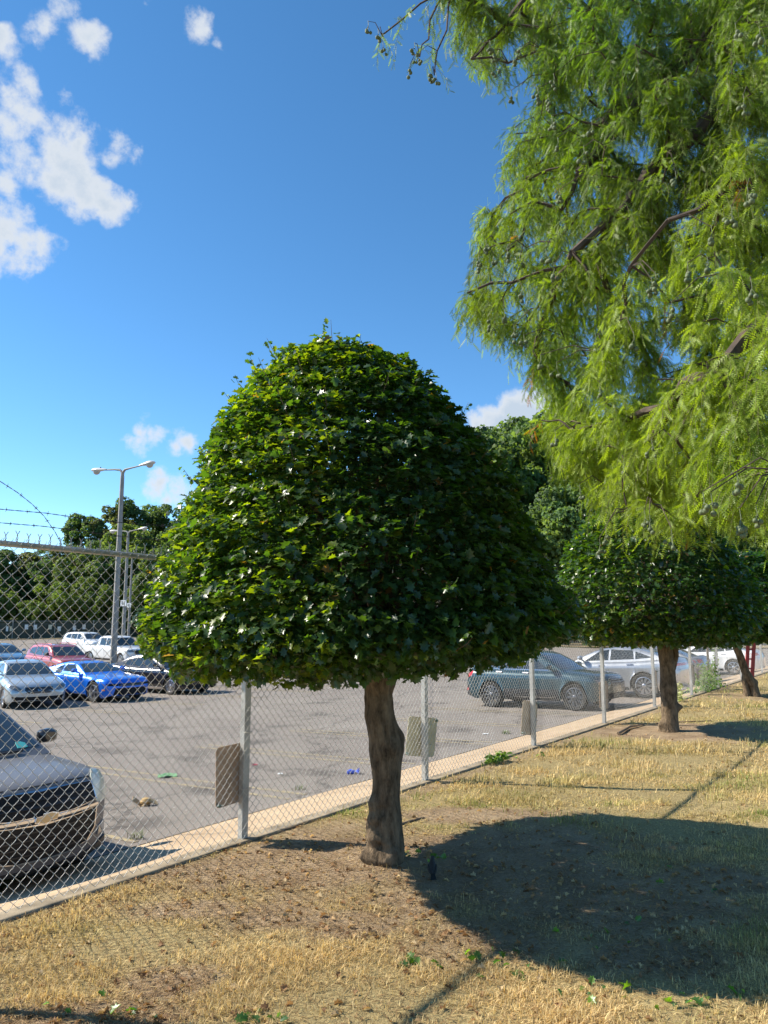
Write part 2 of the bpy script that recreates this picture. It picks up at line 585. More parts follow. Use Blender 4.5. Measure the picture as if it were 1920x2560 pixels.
# far ground reaching the horizon, rising into a wooded hill
def terr_z(X, Y):
    t, n = (X-F0.x)*A.x+(Y-F0.y)*A.y, (X-F0.x)*N.x+(Y-F0.y)*N.y
    z = np.interp(n, [a for a, b in LN], [b for a, b in LN])-.10
    z = np.where(n > 76, z+.085, z)
    z = np.where(t > 74.5, z+.09, z)
    d = np.sqrt(X**2+Y**2)
    s = np.clip((d-104)/60, 0, 1); s = s*s*(3-2*s)
    side = np.clip((Y-20)/60, 0, 1)
    ang = np.arctan2(X, Y)
    hh = np.interp(ang, [-1.2, -.5, -.36, -.2, 0.1, .3, .5, 1.2], [3, 4, 12, 17, 17, 16, 11, 5])
    return z+s*hh*side
th = np.linspace(0, 2*PI, 241)
rr = np.concatenate([[0.5], geo(3, 60, 3, 1.1), np.arange(64, 180, 5), geo(190, 2500, 20, 1.35)])
RR, TT = np.meshgrid(rr, th, indexing='ij')
X = RR*np.sin(TT); Y = RR*np.cos(TT)
V = np.stack([X, Y, terr_z(X, Y)], -1).reshape(-1, 3)
aa, bb = RR.shape
i = np.arange(aa-1)[:, None]*bb+np.arange(bb-1)[None]
Fc = np.stack([i, i+1, i+bb+1, i+bb], -1).reshape(-1, 4)
terr_m = pm('dry_earth', (.10, .12, .045), 1.0, spec=.1, noise=(.35, .4), bump=(3, .5, .1), col2=(.05, .08, .025))
terrain = np_mesh('terrain', V, Fc, terr_m, smooth=True); terrain['kind'] = 'structure'

# painted bay lines (worn yellow hairpins)
ypaint, t_, b_ = new_mat('worn_yellow_paint')
b_.inputs['Roughness'].default_value = .85
tcn = t_.nodes.new('ShaderNodeTexCoord')
wv = NZ(14, 6, .8)
rp = RAMP(wv.outputs[0], .42, (.21, .18, .15), .66, (.48, .37, .16))
t_.links.new(rp.outputs[0], b_.inputs['Base Color'])
def sheetline(name, p, q, w, mat=ypaint, lift=.006):
    """painted stripe following the fall of the ground"""
    k = max(2, int((Vector(q)-Vector(p)).length/.4))
    vs = []; fs = []
    d = (Vector(q)-Vector(p)).normalized(); s = Vector((-d.y, d.x, 0))*w/2
    for j in range(k+1):
        c = Vector(p).lerp(Vector(q), j/k)
        for e2 in (-1, 1):
            v = c+s*e2
            vs.append((v.x, v.y, gz(tn(v.x, v.y)[1])+lift))
    for j in range(k):
        fs.append((2*j, 2*j+1, 2*j+3, 2*j+2)[::-1])
    mb = MB(); mb.add(vs, fs)
    o = mb.build(name, mat)
    o['kind'] = 'structure'
    return o
STALL = 2.85
T0 = tn(G(215, 2095).x, G(215, 2095).y)[0]
for k in range(-3, 14):
    t0 = T0+k*STALL
    for dt in (-.17, .17):
        sheetline('bay_line', fp(t0+dt, 3.25), fp(t0+dt, 8.4), .085)
for k in range(-9, 14):                                  # second row, behind the aisle
    t0 = T0+.6+k*STALL
    for dt in (-.17, .17):
        sheetline('bay_line', fp(t0+dt, 15.6), fp(t0+dt, 26.5), .085)

# ------------------------------------------------------------------ chain link fence
galv = pm('galvanised_wire', (.58, .55, .50), .4, metal=.35, spec=.6, noise=(8, .35))
galv2 = pm('galvanised_pipe', (.46, .45, .42), .5, metal=.5, noise=(5, .35), bump=(60, .15, .003))
darkw = pm('rusty_dark_wire', (.06, .05, .045), .6, metal=.5)
FH = 2.0
fence = empty('chain_link_fence', fp(0, 0))
tag(fence, 'long galvanised chain link fence with a top rail between the lawn and the lot', 'fence')
inv = Matrix.Translation(-fp(0, 0))
pitch = .066
def wire_mesh():
    Vs = []; Fs = []
    tt = -9.0; nv = 0
    z0, z1 = .025, FH+.012
    nrow = int((z1-z0)/(pitch/2*1.02))
    hz = (z1-z0)/nrow
    k = 0
    while tt < 27:
        dist = math.hypot(F0.x+A.x*tt, F0.y+A.y*tt)
        near = dist < 9
        sub = 4 if near else 2
        rad = .0020 if near else .0016
        ns_ = 4 if near else 3
        ts_ = []; zs = []; nn = []
        ph = k % 2
        wob = .002*math.sin(k*1.7)
        for r in range(nrow):
            sgn = 1 if (r+ph) % 2 == 0 else -1
            for s in range(sub):
                f = s/sub
                # each coil bends over its neighbour: short steep bend, long diagonal
                g = f*f*(3-2*f)*.35+f*.65
                ts_.append(tt+wob-sgn*pitch/4*(1-2*g)); zs.append(z0+hz*(r+f))
                nn.append(-sgn*.0048*math.sin(PI*f) if sub > 2 else -sgn*.0035*(s % 2))
        ts_.append(ts_[-1]+(.5 if True else 0)*0); zs.append(z1); nn.append(0)
        c = np.stack([np.array(ts_), np.array(nn), np.array(zs)], -1)
        d = np.gradient(c, axis=0); d /= np.linalg.norm(d, axis=1)[:, None]
        s1 = np.cross(d, np.array([0, 1, 0])); s1 /= np.linalg.norm(s1, axis=1)[:, None]
        s2 = np.cross(d, s1)
        m = len(c)
        ring = [c+(s1*math.cos(2*PI*j/ns_+.4)+s2*math.sin(2*PI*j/ns_+.4))*rad for j in range(ns_)]
        R = np.stack(ring, 1).reshape(-1, 3)
        i = np.arange(m-1)[:, None]*ns_+np.arange(ns_)[None]
        j = np.arange(m-1)[:, None]*ns_+(np.arange(ns_)[None]+1) % ns_
        Fs.append((np.stack([i, j, j+ns_, i+ns_], -1).reshape(-1, 4))+nv)
        Vs.append(R); nv += len(R)
        tt += pitch/2
        k += 1
    V = np.concatenate(Vs); F = np.concatenate(Fs)
    X = A.x*V[:, 0]+N.x*(V[:, 1]-.006); Y = A.y*V[:, 0]+N.y*(V[:, 1]-.006)
    # the fabric sags and bellies a little between posts
    return np.stack([X, Y, V[:, 2]], -1), F
V, F = wire_mesh()
Vt = V[:, 0]*A.x+V[:, 1]*A.y
bel = .012*np.sin(Vt*2.4)*np.sin(V[:, 2]*1.6)
V[:, 0] += N.x*bel; V[:, 1] += N.y*bel
V[:, 2] += .008*np.sin(Vt*1.3+1)+.004*np.sin(Vt*7)
np_mesh('wire_mesh', V, F, galv, fence, smooth=True)
mb = MB()
tt = -9.0
while tt < 24:
    b0 = fp(tt+pitch/2, -.006, FH+.005)-fp(0, 0)
    h = .040+.006*math.sin(tt*37)
    for s in (-1, 1):
        mb.tube([b0+A*(-.004*s), b0+A*(.005*s)+Vector((0, 0, h*.5)), b0+A*(-.003*s)+Vector((0, 0, h*.8)), b0+A*(s*.013)+Vector((0, 0, h+.018))], .0024, 4)
    tt += pitch
mb.build('wire_twist', galv, fence, smooth=True)
mb = MB()
q = [fp(-9+.5*i, .018, FH-.012+.006*math.sin(i*.9))-fp(0, 0) for i in range(90)]
mb.tube(q, .017, 12)
mb.build('top_rail', galv2, fence, smooth=True)
post_t = []
for (x, y) in [(620, 2105), (1075, 1955), (1345, 1868), (1520, 1808), (1645, 1772), (1737, 1744), (1802, 1721), (1860, 1702), (1911, 1687)]:
    a, b = ray(x, y)
    D = (F0.x*A.y-F0.y*A.x)/(a*A.y-A.x)
    post_t.append(tn(a*D, D)[0])
post_t = [post_t[0]-2.75, post_t[0]-5.5]+post_t+[post_t[-1]+2.7, post_t[-1]+5.4]
POSTS = post_t
for t0 in post_t:
    # steel channel line post: web and two flanges
    mb = MB()
    w, dpt, th_ = .052, .046, .006
    def rp_(x, y): return A*x+N*(y+.034)
    prof = [(-w/2, dpt), (-w/2-.004, 0), (w/2+.004, 0), (w/2, dpt), (w/2-th_, dpt), (w/2-th_, th_), (-w/2+th_, th_), (-w/2+th_, dpt)]
    vs = []
    for z in (-.15, FH-.03):
        for (x, y) in prof: vs.append(A*t0+rp_(x, y)+Vector((0, 0, z)))
    n_ = len(prof)
    fs = [(i, (i+1) % n_, (i+1) % n_+n_, i+n_) for i in range(n_)]
    # cap the top and bottom as three quads each
    for o_ in (0, n_):
        fs += [(o_+0, o_+1, o_+6, o_+7), (o_+1, o_+2, o_+5, o_+6), (o_+2, o_+3, o_+4, o_+5)]
    mb.add(vs, fs)
    p = mb.build('post', galv2, fence)
    for z in (.35, .75, 1.15, 1.55):
        mb = MB()
        c = A*t0+Vector((0, 0, z+.03*math.sin(t0*9)))
        ring = [c+A*(.038*math.cos(a))+N*(.034+.036*math.sin(a)-.008) for a in np.linspace(0, 2*PI, 11)]
        mb.tube(ring, .002, 4)
        mb.build('tie_wire', galv, p, smooth=True)
    mb = MB()
    mb.tube([A*t0+N*.02+Vector((0, 0, FH+.0)), A*t0+N*.03+Vector((0, 0, FH+.06)), A*t0+N*.20+Vector((0, 0, FH+.26))], [.016, .014, .010], 6)
    mb.build('extension_arm', galv2, p, smooth=True)

# barbed wire: two runs on the arms and one broken strand
def barbed(name, pts, parent, step=.125):
    mb = MB()
    L = 0
    pts = [Vector(p) for p in pts]
    # two twisted strands
    dense = []
    for a, b in zip(pts, pts[1:]):
        k = max(1, int((b-a).length/.012))
        for j in range(k): dense.append(a.lerp(b, j/k))
    for s in (0, PI):
        q = []
        for j, p in enumerate(dense):
            t = (dense[min(j+1, len(dense)-1)]-dense[max(0, j-1)]).normalized()
            u = t.cross(Vector((0, 0, 1))).normalized(); v = t.cross(u)
            an = j*.7+s
            q.append(p+(u*math.cos(an)+v*math.sin(an))*.0017)
        mb.tube(q, .0015, 3)
    j = 0
    stp = int(step/.012)
    while j < len(dense)-1:
        p = dense[j]; t = (dense[j+1]-p).normalized()
        u = t.cross(Vector((0, 0, 1))).normalized(); v = t.cross(u)
        for s in (0.6, 2.4, 4.0, 5.4):
            d = (u*math.cos(s+j)+v*math.sin(s+j))*.014+t*random.uniform(-.006, .006)
            mb.tube([p-d*.2, p+d], .0012, 3)
        mb.tube([p-t*.004, p+t*.004], .0034, 5)
        j += stp+random.randint(-1, 1)
    return mb.build(name, darkw, parent)
O = fp(0, 0)
def onfence(x, y, n=0.0):
    a, b = ray(x, y)
    p0 = fp(0, n)
    D = (p0.x*A.y-p0.y*A.x)/(a*A.y-A.x)
    return Vector((a*D, D, CAMH+b*D))
pA, pB = onfence(0, 1273, .08)-O, onfence(300, 1305, .08)-O
dirA = (pB-pA)
q = [pA+dirA*(k*.35)+Vector((0, 0, .006*math.sin(k*1.9))) for k in range(-5, 40)]
barbed('barbed_wire', q, fence)
pA, pB = onfence(0, 1307, .05)-O, onfence(200, 1328, .05)-O
dirA = (pB-pA)
q = [pA+dirA*(k*.5)+Vector((0, 0, .006*math.sin(k*1.4))) for k in range(-4, 40)]
barbed('barbed_wire', q, fence)
q = [onfence(x, y, .03+.001*x)-O for x, y in [(-160, 1140), (-70, 1170), (0, 1203), (45, 1232), (80, 1260), (110, 1290), (138, 1330), (160, 1372), (185, 1405), (205, 1430)]]
barbed('broken_barbed_strand', q, fence)

# boards hung on the lot side of the fence, seen from behind
def board(cpx, cpy, w, h, mat, label, yaw=0.0, roll=0.0, n=.09, corner=.03):
    c = onfence(cpx, cpy, n)
    mb = MB()
    pts = []
    for (sx, sz) in ((1, 1), (-1, 1), (-1, -1), (1, -1)):
        a0 = {(1, 1): 0, (-1, 1): 90, (-1, -1): 180, (1, -1): 270}[(sx, sz)]
        for j in range(5):
            a = math.radians(a0+j*22.5)
            pts.append((sx*(w/2-corner)+corner*math.cos(a), sz*(h/2-corner)+corner*math.sin(a)))
    n_ = len(pts)
    vs = [(x, .002, z) for x, z in pts]+[(x, -.002, z) for x, z in pts]
    bow = lambda x, z: .012*(x/w*2)**2
    vs = [(x, y+bow(x, z), z) for x, y, z in vs]
    fs = [tuple(range(n_)), tuple(range(2*n_-1, n_-1, -1))]+[(i, i+n_, (i+1) % n_+n_, (i+1) % n_) for i in range(n_)]
    mb.add(vs, fs)
    r = mb.build('sign_board', mat)
    r.location = c
    r.rotation_euler = (0, roll, math.atan2(A.y, A.x)+yaw)
    tag(r, label, 'sign', 'boards hung on the fence')
    for (sx, sz) in ((1, 1), (-1, -1)):
        mb = MB()
        x, z = sx*(w/2-.02), sz*(h/2-.02)
        mb.tube([(x, .012, z), (x, -.016, z)], .014, 10)
        mb.tube([(x, -.012, z), (x, -.05, z+.01)], .003, 5)
        mb.build('mounting_clip', M_clip, r, smooth=True)
    return r
M_clip = pm('dull_green_plastic', (.09, .13, .11), .5)
M_b1 = pm('brown_board', (.44, .30, .20), .7, noise=(14, .2))
M_b2 = pm('faded_yellow_board', (.60, .53, .34), .7, noise=(10, .2))
M_b3 = pm('tan_board', (.48, .37, .25), .7, noise=(12, .3))
board(577, 1937, .27, .42, M_b1, 'brown rounded board on the nearest fence post left of the big trunk', roll=-.03)
board(1055, 1842, .33, .38, M_b2, 'faded yellow board hung askew on the second fence post right of the big trunk', yaw=-.50, roll=.12)
board(1325, 1795, .28, .42, M_b3, 'tan board hung askew at the post in front of the teal car', yaw=-.30, roll=.14)
board(1511, 1738, .24, .42, M_b1, 'narrow brown board at the post in front of the silver crossover wheel', yaw=-.25)
board(1638, 1705, .22, .42, M_b1, 'brown board half hidden beside the trunk of the second clipped tree', yaw=-.15)
board(1732, 1686, .22, .40, M_b3, 'brown board at the post right of the second clipped trunk', yaw=-.2)
hb = board(1771, 1643, .23, .58, M_b1, 'dark brown board hanging from a strap in front of the white sedan', n=.12, corner=.012)
mb = MB(); mb.box((0, 0, .50), (.075, .008, .44)); mb.build('strap', M_b1, hb)

# ------------------------------------------------------------------ vehicles
M_glass = pm('car_glass', (.025, .033, .036), .05, spec=.8, coat=.3)
M_rub = pm('tyre_rubber', (.02, .02, .02), .85, noise=(30, .3))
M_trim = pm('black_trim', (.018, .018, .02), .5)
M_chrome = pm('chrome', (.60, .60, .62), .2, metal=1)
M_alloy = pm('alloy', (.62, .62, .64), .28, metal=.9)
M_alloyd = pm('dark_alloy', (.16, .16, .17), .35, metal=.8)
M_lamp = pm('lamp_glass', (.62, .63, .56), .12, spec=.9, coat=.6, noise=(8, .3))
M_lampd = pm('smoked_lamp', (.22, .23, .24), .1, spec=.9, coat=.8, noise=(14, .6))
M_red = pm('tail_lamp', (.55, .02, .02), .15, coat=.6)
M_orange = pm('marker_lamp', (.8, .25, .03), .2, coat=.5)
M_plate = pm('number_plate', (.6, .6, .58), .5)
M_seam = pm('panel_gap', (.008, .008, .009), .8)


def paint(name, col, metal=.45, rough=.28):
    m, t, b = new_mat(name)
    b.inputs['Base Color'].default_value = (*col, 1)
    b.inputs['Metallic'].default_value = metal
    b.inputs['Roughness'].default_value = rough
    b.inputs['Coat Weight'].default_value = 1
    b.inputs['Coat Roughness'].default_value = .05
    tcn = t.nodes.new('ShaderNodeTexCoord')
    n = t.nodes.new('ShaderNodeTexNoise'); n.inputs['Scale'].default_value = 3; n.inputs['Detail'].default_value = 8
    t.links.new(tcn.outputs['Object'], n.inputs['Vector'])
    mr = t.nodes.new('ShaderNodeMapRange'); mr.inputs['To Min'].default_value = rough-.08; mr.inputs['To Max'].default_value = rough+.14
    t.links.new(n.outputs[0], mr.inputs['Value']); t.links.new(mr.outputs[0], b.inputs['Roughness'])
    mr2 = t.nodes.new('ShaderNodeMapRange'); mr2.inputs['To Min'].default_value = .02; mr2.inputs['To Max'].default_value = .16
    t.links.new(n.outputs[0], mr2.inputs['Value']); t.links.new(mr2.outputs[0], b.inputs['Coat Roughness'])
    return m


def lerp_pts(pts, s):
    xs = [p[0] for p in pts]; ys = [p[1] for p in pts]
    # smooth-ish interpolation
    return float(np.interp(s, xs, ys))


def smooth_prof(pts, n=140):
    """rounded polyline sampled at n stations"""
    xs = np.linspace(pts[0][0], pts[-1][0], n)
    ys = np.interp(xs, [p[0] for p in pts], [p[1] for p in pts])
    k = np.array([1, 2, 3, 2, 1.]); k /= k.sum()
    for _ in range(2):
        yp = np.pad(ys, 2, mode='edge'); ysn = np.convolve(yp, k, 'valid')
        ysn[0] = ys[0]; ysn[-1] = ys[-1]; ys = ysn
    return xs, ys


def car(name, label, cat, pos, heading, sp, pmat, group=None, zoff=0.0):
    """sp: L W wb fo R gc, top [(s,z)] s measured back from the nose, roof [(s,z)] glasshouse, etc."""
    L, Wd, wb, fo, R = sp['L'], sp['W'], sp['wb'], sp['fo'], sp['R']
    gc = sp.get('gc', .20)
    hw = Wd/2
    root = empty(name, pos, math.atan2(heading.y, heading.x))
    root.rotation_euler = (0, 0, math.atan2(heading.y, heading.x))
    # pitch the car to lie on the slope of the ground
    rz = math.atan2(heading.y, heading.x)
    h2 = Vector((math.cos(rz), math.sin(rz), 0))
    zf = gz(tn(pos.x+h2.x*wb/2, pos.y+h2.y*wb/2)[1]); zr = gz(tn(pos.x-h2.x*wb/2, pos.y-h2.y*wb/2)[1])
    root.location = (pos.x, pos.y, (zf+zr)/2+zoff)
    root.rotation_euler = (0, -math.atan2(zf-zr, wb), rz)
    tag(root, label, cat, group)
    bowF, bowR = sp.get('bowF', .22), sp.get('bowR', .12)

    def bend(s, y):
        """station s (from the nose) and half-width y -> local x, nose and tail bowed in plan"""
        f = max(0, 1-s/.9); r = max(0, 1-(L-s)/.9)
        return L/2-s-(y/hw)**2*(bowF*f*f)+(y/hw)**2*(bowR*r*r)
    axF, axR = fo, fo+wb
    ar = R+.055

    def zbot(s):
        z = gc
        e = min(s, L-s)
        if e < .35: z = gc+(.35-e)*.25
        for ax in (axF, axR):
            d = abs(s-ax)
            if d < ar:
                z = max(z, R+math.sqrt(ar*ar-d*d)*1.0)
        return z
    st = set(np.linspace(0.0, L, 70).tolist()+[.02, .05, .1, L-.02, L-.05])
    for ax in (axF, axR):
        for a in np.linspace(0, PI, 19): st.add(ax+ar*math.cos(a))
        st.add(ax-ar-.002); st.add(ax+ar+.002)
    st = sorted(x for x in st if 0 <= x <= L)
    txs, tys = smooth_prof(sp['top'])
    rxs, rys = smooth_prof(sp['roof'])
    topz = lambda s: float(np.interp(s, txs, tys))
    roofz = lambda s: float(np.interp(s, rxs, rys))

    def halfw(s):
        e = min(s, L-s)
        t = max(0, 1-e/.42)
        return hw*(1-.13*t**2.2)
    rows = sp.get('rows', [(.90, 0), (.955, .10), (.985, .28), (.975, .55), (1.0, .72), (.985, .84), (.93, .94), (.84, .99)])
    crown = [(.6, 1.0, .012), (.3, 1.0, .022), (0, 1.0, .026)]
    vs = []; fs = []; nrow = 0
    for s in st:
        zb = zbot(s); zt = topz(s); w = halfw(s)
        col = []
        base = gc
        for (fy, fz) in rows:
            z = base+(zt-base)*fz
            z = max(z, zb+fz*.02)
            flare = 0
            for ax in (axF, axR):
                d = math.hypot(s-ax, z-R)
                if d < ar+.10: flare = max(flare, .018*(1-max(0, d-ar)/.10))
            y = w*fy+flare
            col.append((y, z))
        for (fy, fz, dz) in crown:
            col.append((w*.84*fy/.84 if fy < .84 else w*fy, zt+dz*(1 if fy < .7 else .5)))
        full = col+[(-y, z) for (y, z) in col[::-1][1:]]
        nrow = len(full)
        for (y, z) in full: vs.append((bend(s, y), y, z))
    m = len(st)
    for i in range(m-1):
        for j in range(nrow-1):
            fs.append((i*nrow+j, i*nrow+j+1, (i+1)*nrow+j+1, (i+1)*nrow+j))
    # close nose, tail with ribs of quads
    for i0, flip, s_ in ((0, False, 0.0), ((m-1)*nrow, True, L)):
        ribs = []
        for j in range(nrow//2):
            a, d = vs[i0+j], vs[i0+nrow-1-j]
            row = [i0+j]
            for q in range(1, 14):
                y = a[1]+(d[1]-a[1])*q/14
                vs.append((bend(s_, y)+(.02 if not flip else -.02)*math.sin(PI*min(1, j/(nrow/2-1))), y, a[2])); row.append(len(vs)-1)
            row.append(i0+nrow-1-j); ribs.append(row)
        for r0, r1 in zip(ribs, ribs[1:]):
            for q in range(14):
                f = (r0[q], r1[q], r1[q+1], r0[q+1])
                fs.append(f[::-1] if not flip else f)
        r0 = ribs[-1]; cm = i0+nrow//2
        for q in range(14):
            f = (r0[q], cm, r0[q+1])
            fs.append(f[::-1] if not flip else f)
    mbB = MB(); mbB.add(vs, fs)
    # glasshouse shell
    gv = []; gf = []
    s0, s1 = sp['roof'][0][0], sp['roof'][-1][0]
    gs = np.linspace(s0, s1, 40)
    wbelt, wroof = sp.get('wbelt', .90), sp.get('wroof', .70)
    Hm = max(p[1] for p in sp['roof'])
    for s in gs:
        zt = topz(s)-.03; zr_ = max(roofz(s), zt+.006)
        w = halfw(s)
        f = min(1, (zr_-zt)/(Hm-topz((s0+s1)/2)))
        wr = wbelt+(wroof-wbelt)*f
        h = zr_-zt
        prof = [(wbelt, 0), (wbelt+(wr-wbelt)*.30, .30), (wbelt+(wr-wbelt)*.62, .62), (wbelt+(wr-wbelt)*.88, .86), (wr*.965, .945), (wr*.86, .985), (wr*.55, 1.005), (0, 1.012)]
        full = [(a*w, zt+h*b) for a, b in prof]; full += [(-y, z) for y, z in full[::-1][1:]]
        for (y, z) in full:
            fr = max(0, 1-(s-s0)/1.0)
            gv.append((L/2-s-(y/hw)**2*.16*fr+(y/hw)**2*.06*max(0, 1-(s1-s)/.8), y, z))
    gn = len(full)
    for i in range(len(gs)-1):
        for j in range(gn-1):
            gf.append((i*gn+j, i*gn+j+1, (i+1)*gn+j+1, (i+1)*gn+j))
    for i0, flip in ((0, False), ((len(gs)-1)*gn, True)):
        for j in range(gn//2):
            a, b, c, d = i0+j, i0+j+1, i0+gn-2-j, i0+gn-1-j
            f = (a, b, d) if b == c else (a, b, c, d)
            gf.append(f[::-1] if not flip else f)
    mbB.add(gv, gf)
    if sp.get('extra'): sp['extra'](mbB)
    body = mbB.build('body', pmat, root, smooth=True)
    bvh = BVHTree.FromPolygons([Vector(v) for v in mbB.v], mbB.f)

    def patch(nm, poly, axis, mat, off=.006, par=root, thick=.02, cuts=2, sm=True):
        """poly of (a,b): axis 'F','B' -> (y,z) seen from front/back; 'L','R' -> (s,z) from the sides; 'T' -> (s,y) from above"""
        bm = bmesh.new()
        vv = [bm.verts.new((a, b, 0)) for a, b in poly]
        bm.faces.new(vv)
        bmesh.ops.triangulate(bm, faces=bm.faces[:])
        bmesh.ops.subdivide_edges(bm, edges=bm.edges[:], cuts=cuts, use_grid_fill=True)
        bm.verts.index_update()
        nv_ = len(bm.verts)
        nor = []
        for v in bm.verts:
            a, b = v.co.x, v.co.y
            if axis == 'F': o, d = Vector((L, a, b)), Vector((-1, 0, 0))
            elif axis == 'B': o, d = Vector((-L, a, b)), Vector((1, 0, 0))
            elif axis == 'L': o, d = Vector((L/2-a, Wd, b)), Vector((0, -1, 0))
            elif axis == 'R': o, d = Vector((L/2-a, -Wd, b)), Vector((0, 1, 0))
            elif axis == 'FL': o, d = Vector((L/2, a+L, b)), Vector((0, -1, 0))
            else: o, d = Vector((L/2-a, b, 4)), Vector((0, 0, -1))
            hit = bvh.ray_cast(o, d)
            if hit[0] is None:
                guess = {'F': Vector((L/2, a, b)), 'B': Vector((-L/2, a, b)), 'L': Vector((L/2-a, hw, b)), 'R': Vector((L/2-a, -hw, b))}.get(axis, Vector((L/2-a, b, 1.2)))
                hit = bvh.find_nearest(guess)
            n = hit[1]
            if n.dot(d) > 0: n = -n
            nor.append(n)
            v.co = hit[0]+n*off
        bnd = [e for e in bm.edges if e.is_boundary]
        vmap = {}
        for e in bnd:
            for v in e.verts:
                if v.index not in vmap and v.index >= 0:
                    vmap[v.index] = bm.verts.new(v.co-nor[v.index]*thick)
        bm.verts.ensure_lookup_table()
        for e in bnd:
            a, b = e.verts
            ia, ib = a.index, b.index
            if ia in vmap and ib in vmap:
                try: bm.faces.new((a, b, vmap[ib], vmap[ia]))
                except Exception: pass
        bmesh.ops.recalc_face_normals(bm, faces=bm.faces[:])
        me = bpy.data.meshes.new(nm); bm.to_mesh(me); bm.free()
        me.materials.append(mat)
        if sm:
            me.polygons.foreach_set('use_smooth', np.ones(len(me.polygons), dtype=bool))
            try: me.set_sharp_from_angle(angle=math.radians(40))
            except Exception: pass
        o = bpy.data.objects.new(nm, me); C.objects.link(o); o.parent = par
        return o
    P_ = patch
    # windscreen, rear and side glass
    zc = topz(s0+.1)
    ws = sp['ws']      # (s_base, s_top) of windscreen
    zr_top = roofz(ws[1])
    w0, w1 = hw*wbelt*.90, hw*wroof*.93
    def gl(zlo, zhi, a, b, n=5): return [(-a+(2*a)*k/n, zlo) for k in range(n+1)]+[(b-(2*b)*k/n, zhi) for k in range(n+1)]
    P_('windshield', gl(roofz(ws[0])+.03, zr_top-.015, w0, w1), 'F', M_glass, cuts=3)
    rw = sp['rw']
    if rw: P_('rear_window', gl(roofz(rw[1])+.03, roofz(rw[0])-.02, w0*.92, w1*.95), 'B', M_glass, cuts=3)
    for side in ('L', 'R'):
        for poly in sp['side_glass']:
            P_('side_window', poly, side, M_glass, cuts=2)
        for poly in sp.get('side_chrome', []):
            P_('window_trim', poly, side, M_chrome, cuts=1, off=.009)
        for s_ in sp['doors']:
            zt = topz(s_)
            pg = P_('door_gap', [(s_, gc+.10), (s_+.012, gc+.10), (s_+.03, zt-.06), (s_+.018, zt-.06)], side, M_seam, cuts=3, off=.0025, thick=.004, par=body)
        for (s_, z_) in sp['handles']:
            P_('door_handle', [(s_, z_), (s_+.19, z_+.005), (s_+.19, z_+.035), (s_, z_+.03)], side, sp.get('handle_mat', pmat), off=.035, thick=.03)
        P_('rocker_trim', [(axF+ar+.06, gc+.005), (axR-ar-.06, gc+.005), (axR-ar-.06, gc+.10), (axF+ar+.06, gc+.10)], side, sp.get('rocker', M_trim), off=.01, cuts=3)
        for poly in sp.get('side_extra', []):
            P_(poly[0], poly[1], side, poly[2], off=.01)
    # wheel arch lips in black where the car has them
    for side, sy in (('L', 1), ('R', -1)):
        mb = MB()
        sg = sp.get('mirror', (s0+.55, None))[0]
        zm = topz(sg)+.07
        y0 = sy*(hw*.90)
        ctr = Vector((L/2-sg, y0+sy*.16, zm+.06))
        # rounded mirror shell
        for_m = []
        for (fx, sc_m) in ((-.06, .55), (-.045, .85), (0, 1.0), (.05, .9), (.085, .55)):
            ringm = []
            for k in range(12):
                a = 2*PI*k/12
                ringm.append((ctr.x+fx, ctr.y+.115*sc_m*math.copysign(abs(math.cos(a))**.7, math.cos(a)), ctr.z+.078*sc_m*math.copysign(abs(math.sin(a))**.7, math.sin(a))))
            for_m += ringm
        ff = []
        for i in range(4):
            for k in range(12): ff.append((i*12+k, i*12+(k+1) % 12, (i+1)*12+(k+1) % 12, (i+1)*12+k))
        ff += [tuple(range(11, -1, -1)), tuple(range(48, 60))]
        mb.add(for_m, ff)
        mb.tube([(L/2-sg, y0-sy*.06, zm-.03), (L/2-sg, y0+sy*.08, zm+.0)], .028, 6)
        mir = mb.build('side_mirror', sp.get('mirror_mat', pmat), root, smooth=True)
    # wheels
    for ax, wn_ in ((axF, 'F'), (axR, 'R')):
        for sy in (1, -1):
            wx = L/2-ax; wy = sy*(hw-.125)
            we = empty('wheel', (wx, wy, R)); we.parent = root
            M = Matrix.Rotation(-sy*PI/2, 4, 'X')
            mb = MB(); rr_ = R*.70
            mb.lathe([(rr_, .09), (R*.80, .112), (R*.93, .115), (R*.985, .10), (R, .06), (R, -.06), (R*.985, -.10), (R*.93, -.115), (rr_, -.10)], 32, M)
            mb.build('tyre', M_rub, we, smooth=True)
            mb = MB()
            mb.lathe([(rr_+.004, .095), (rr_-.012, .10), (rr_-.02, .075), (rr_-.03, -.06)], 32, M)
            ns_ = sp.get('spokes', 10)
            for k in range(ns_):
                a = 2*PI*k/ns_
                for da in ((-.10, .10) if sp.get('split', True) else (0,)):
                    c0 = Vector((.05*math.cos(a), .05*math.sin(a), .085)); c1 = Vector(((rr_-.014)*math.cos(a+da), (rr_-.014)*math.sin(a+da), .078))
                    u = Vector((-math.sin(a), math.cos(a), 0)); wv_ = .016 if ns_ > 6 else .026
                    vs_ = [c0-u*wv_*.8, c0+u*wv_*.8, c1+u*wv_, c1-u*wv_]
                    vs_ = vs_+[v-Vector((0, 0, .03)) for v in vs_]
                    mb.add([M @ v for v in vs_], [(0, 1, 2, 3), (7, 6, 5, 4), (0, 4, 5, 1), (1, 5, 6, 2), (2, 6, 7, 3), (3, 7, 4, 0)])
            mb.lathe([(.0, .098), (.035, .098), (.062, .085), (.065, .04)], 16, M)
            mb.build('rim', sp.get('rim_mat', M_alloy), we, smooth=True)
            mb = MB(); mb.lathe([(0, -.02), (R*.45, -.02), (R*.45, .01), (0, .012)], 20, M); mb.build('brake_disc', M_alloyd, we, smooth=True)
    # underbody and arch liners
    mb = MB()
    mb.box((0, 0, gc+.16), (L-.5, Wd*.62, .26))
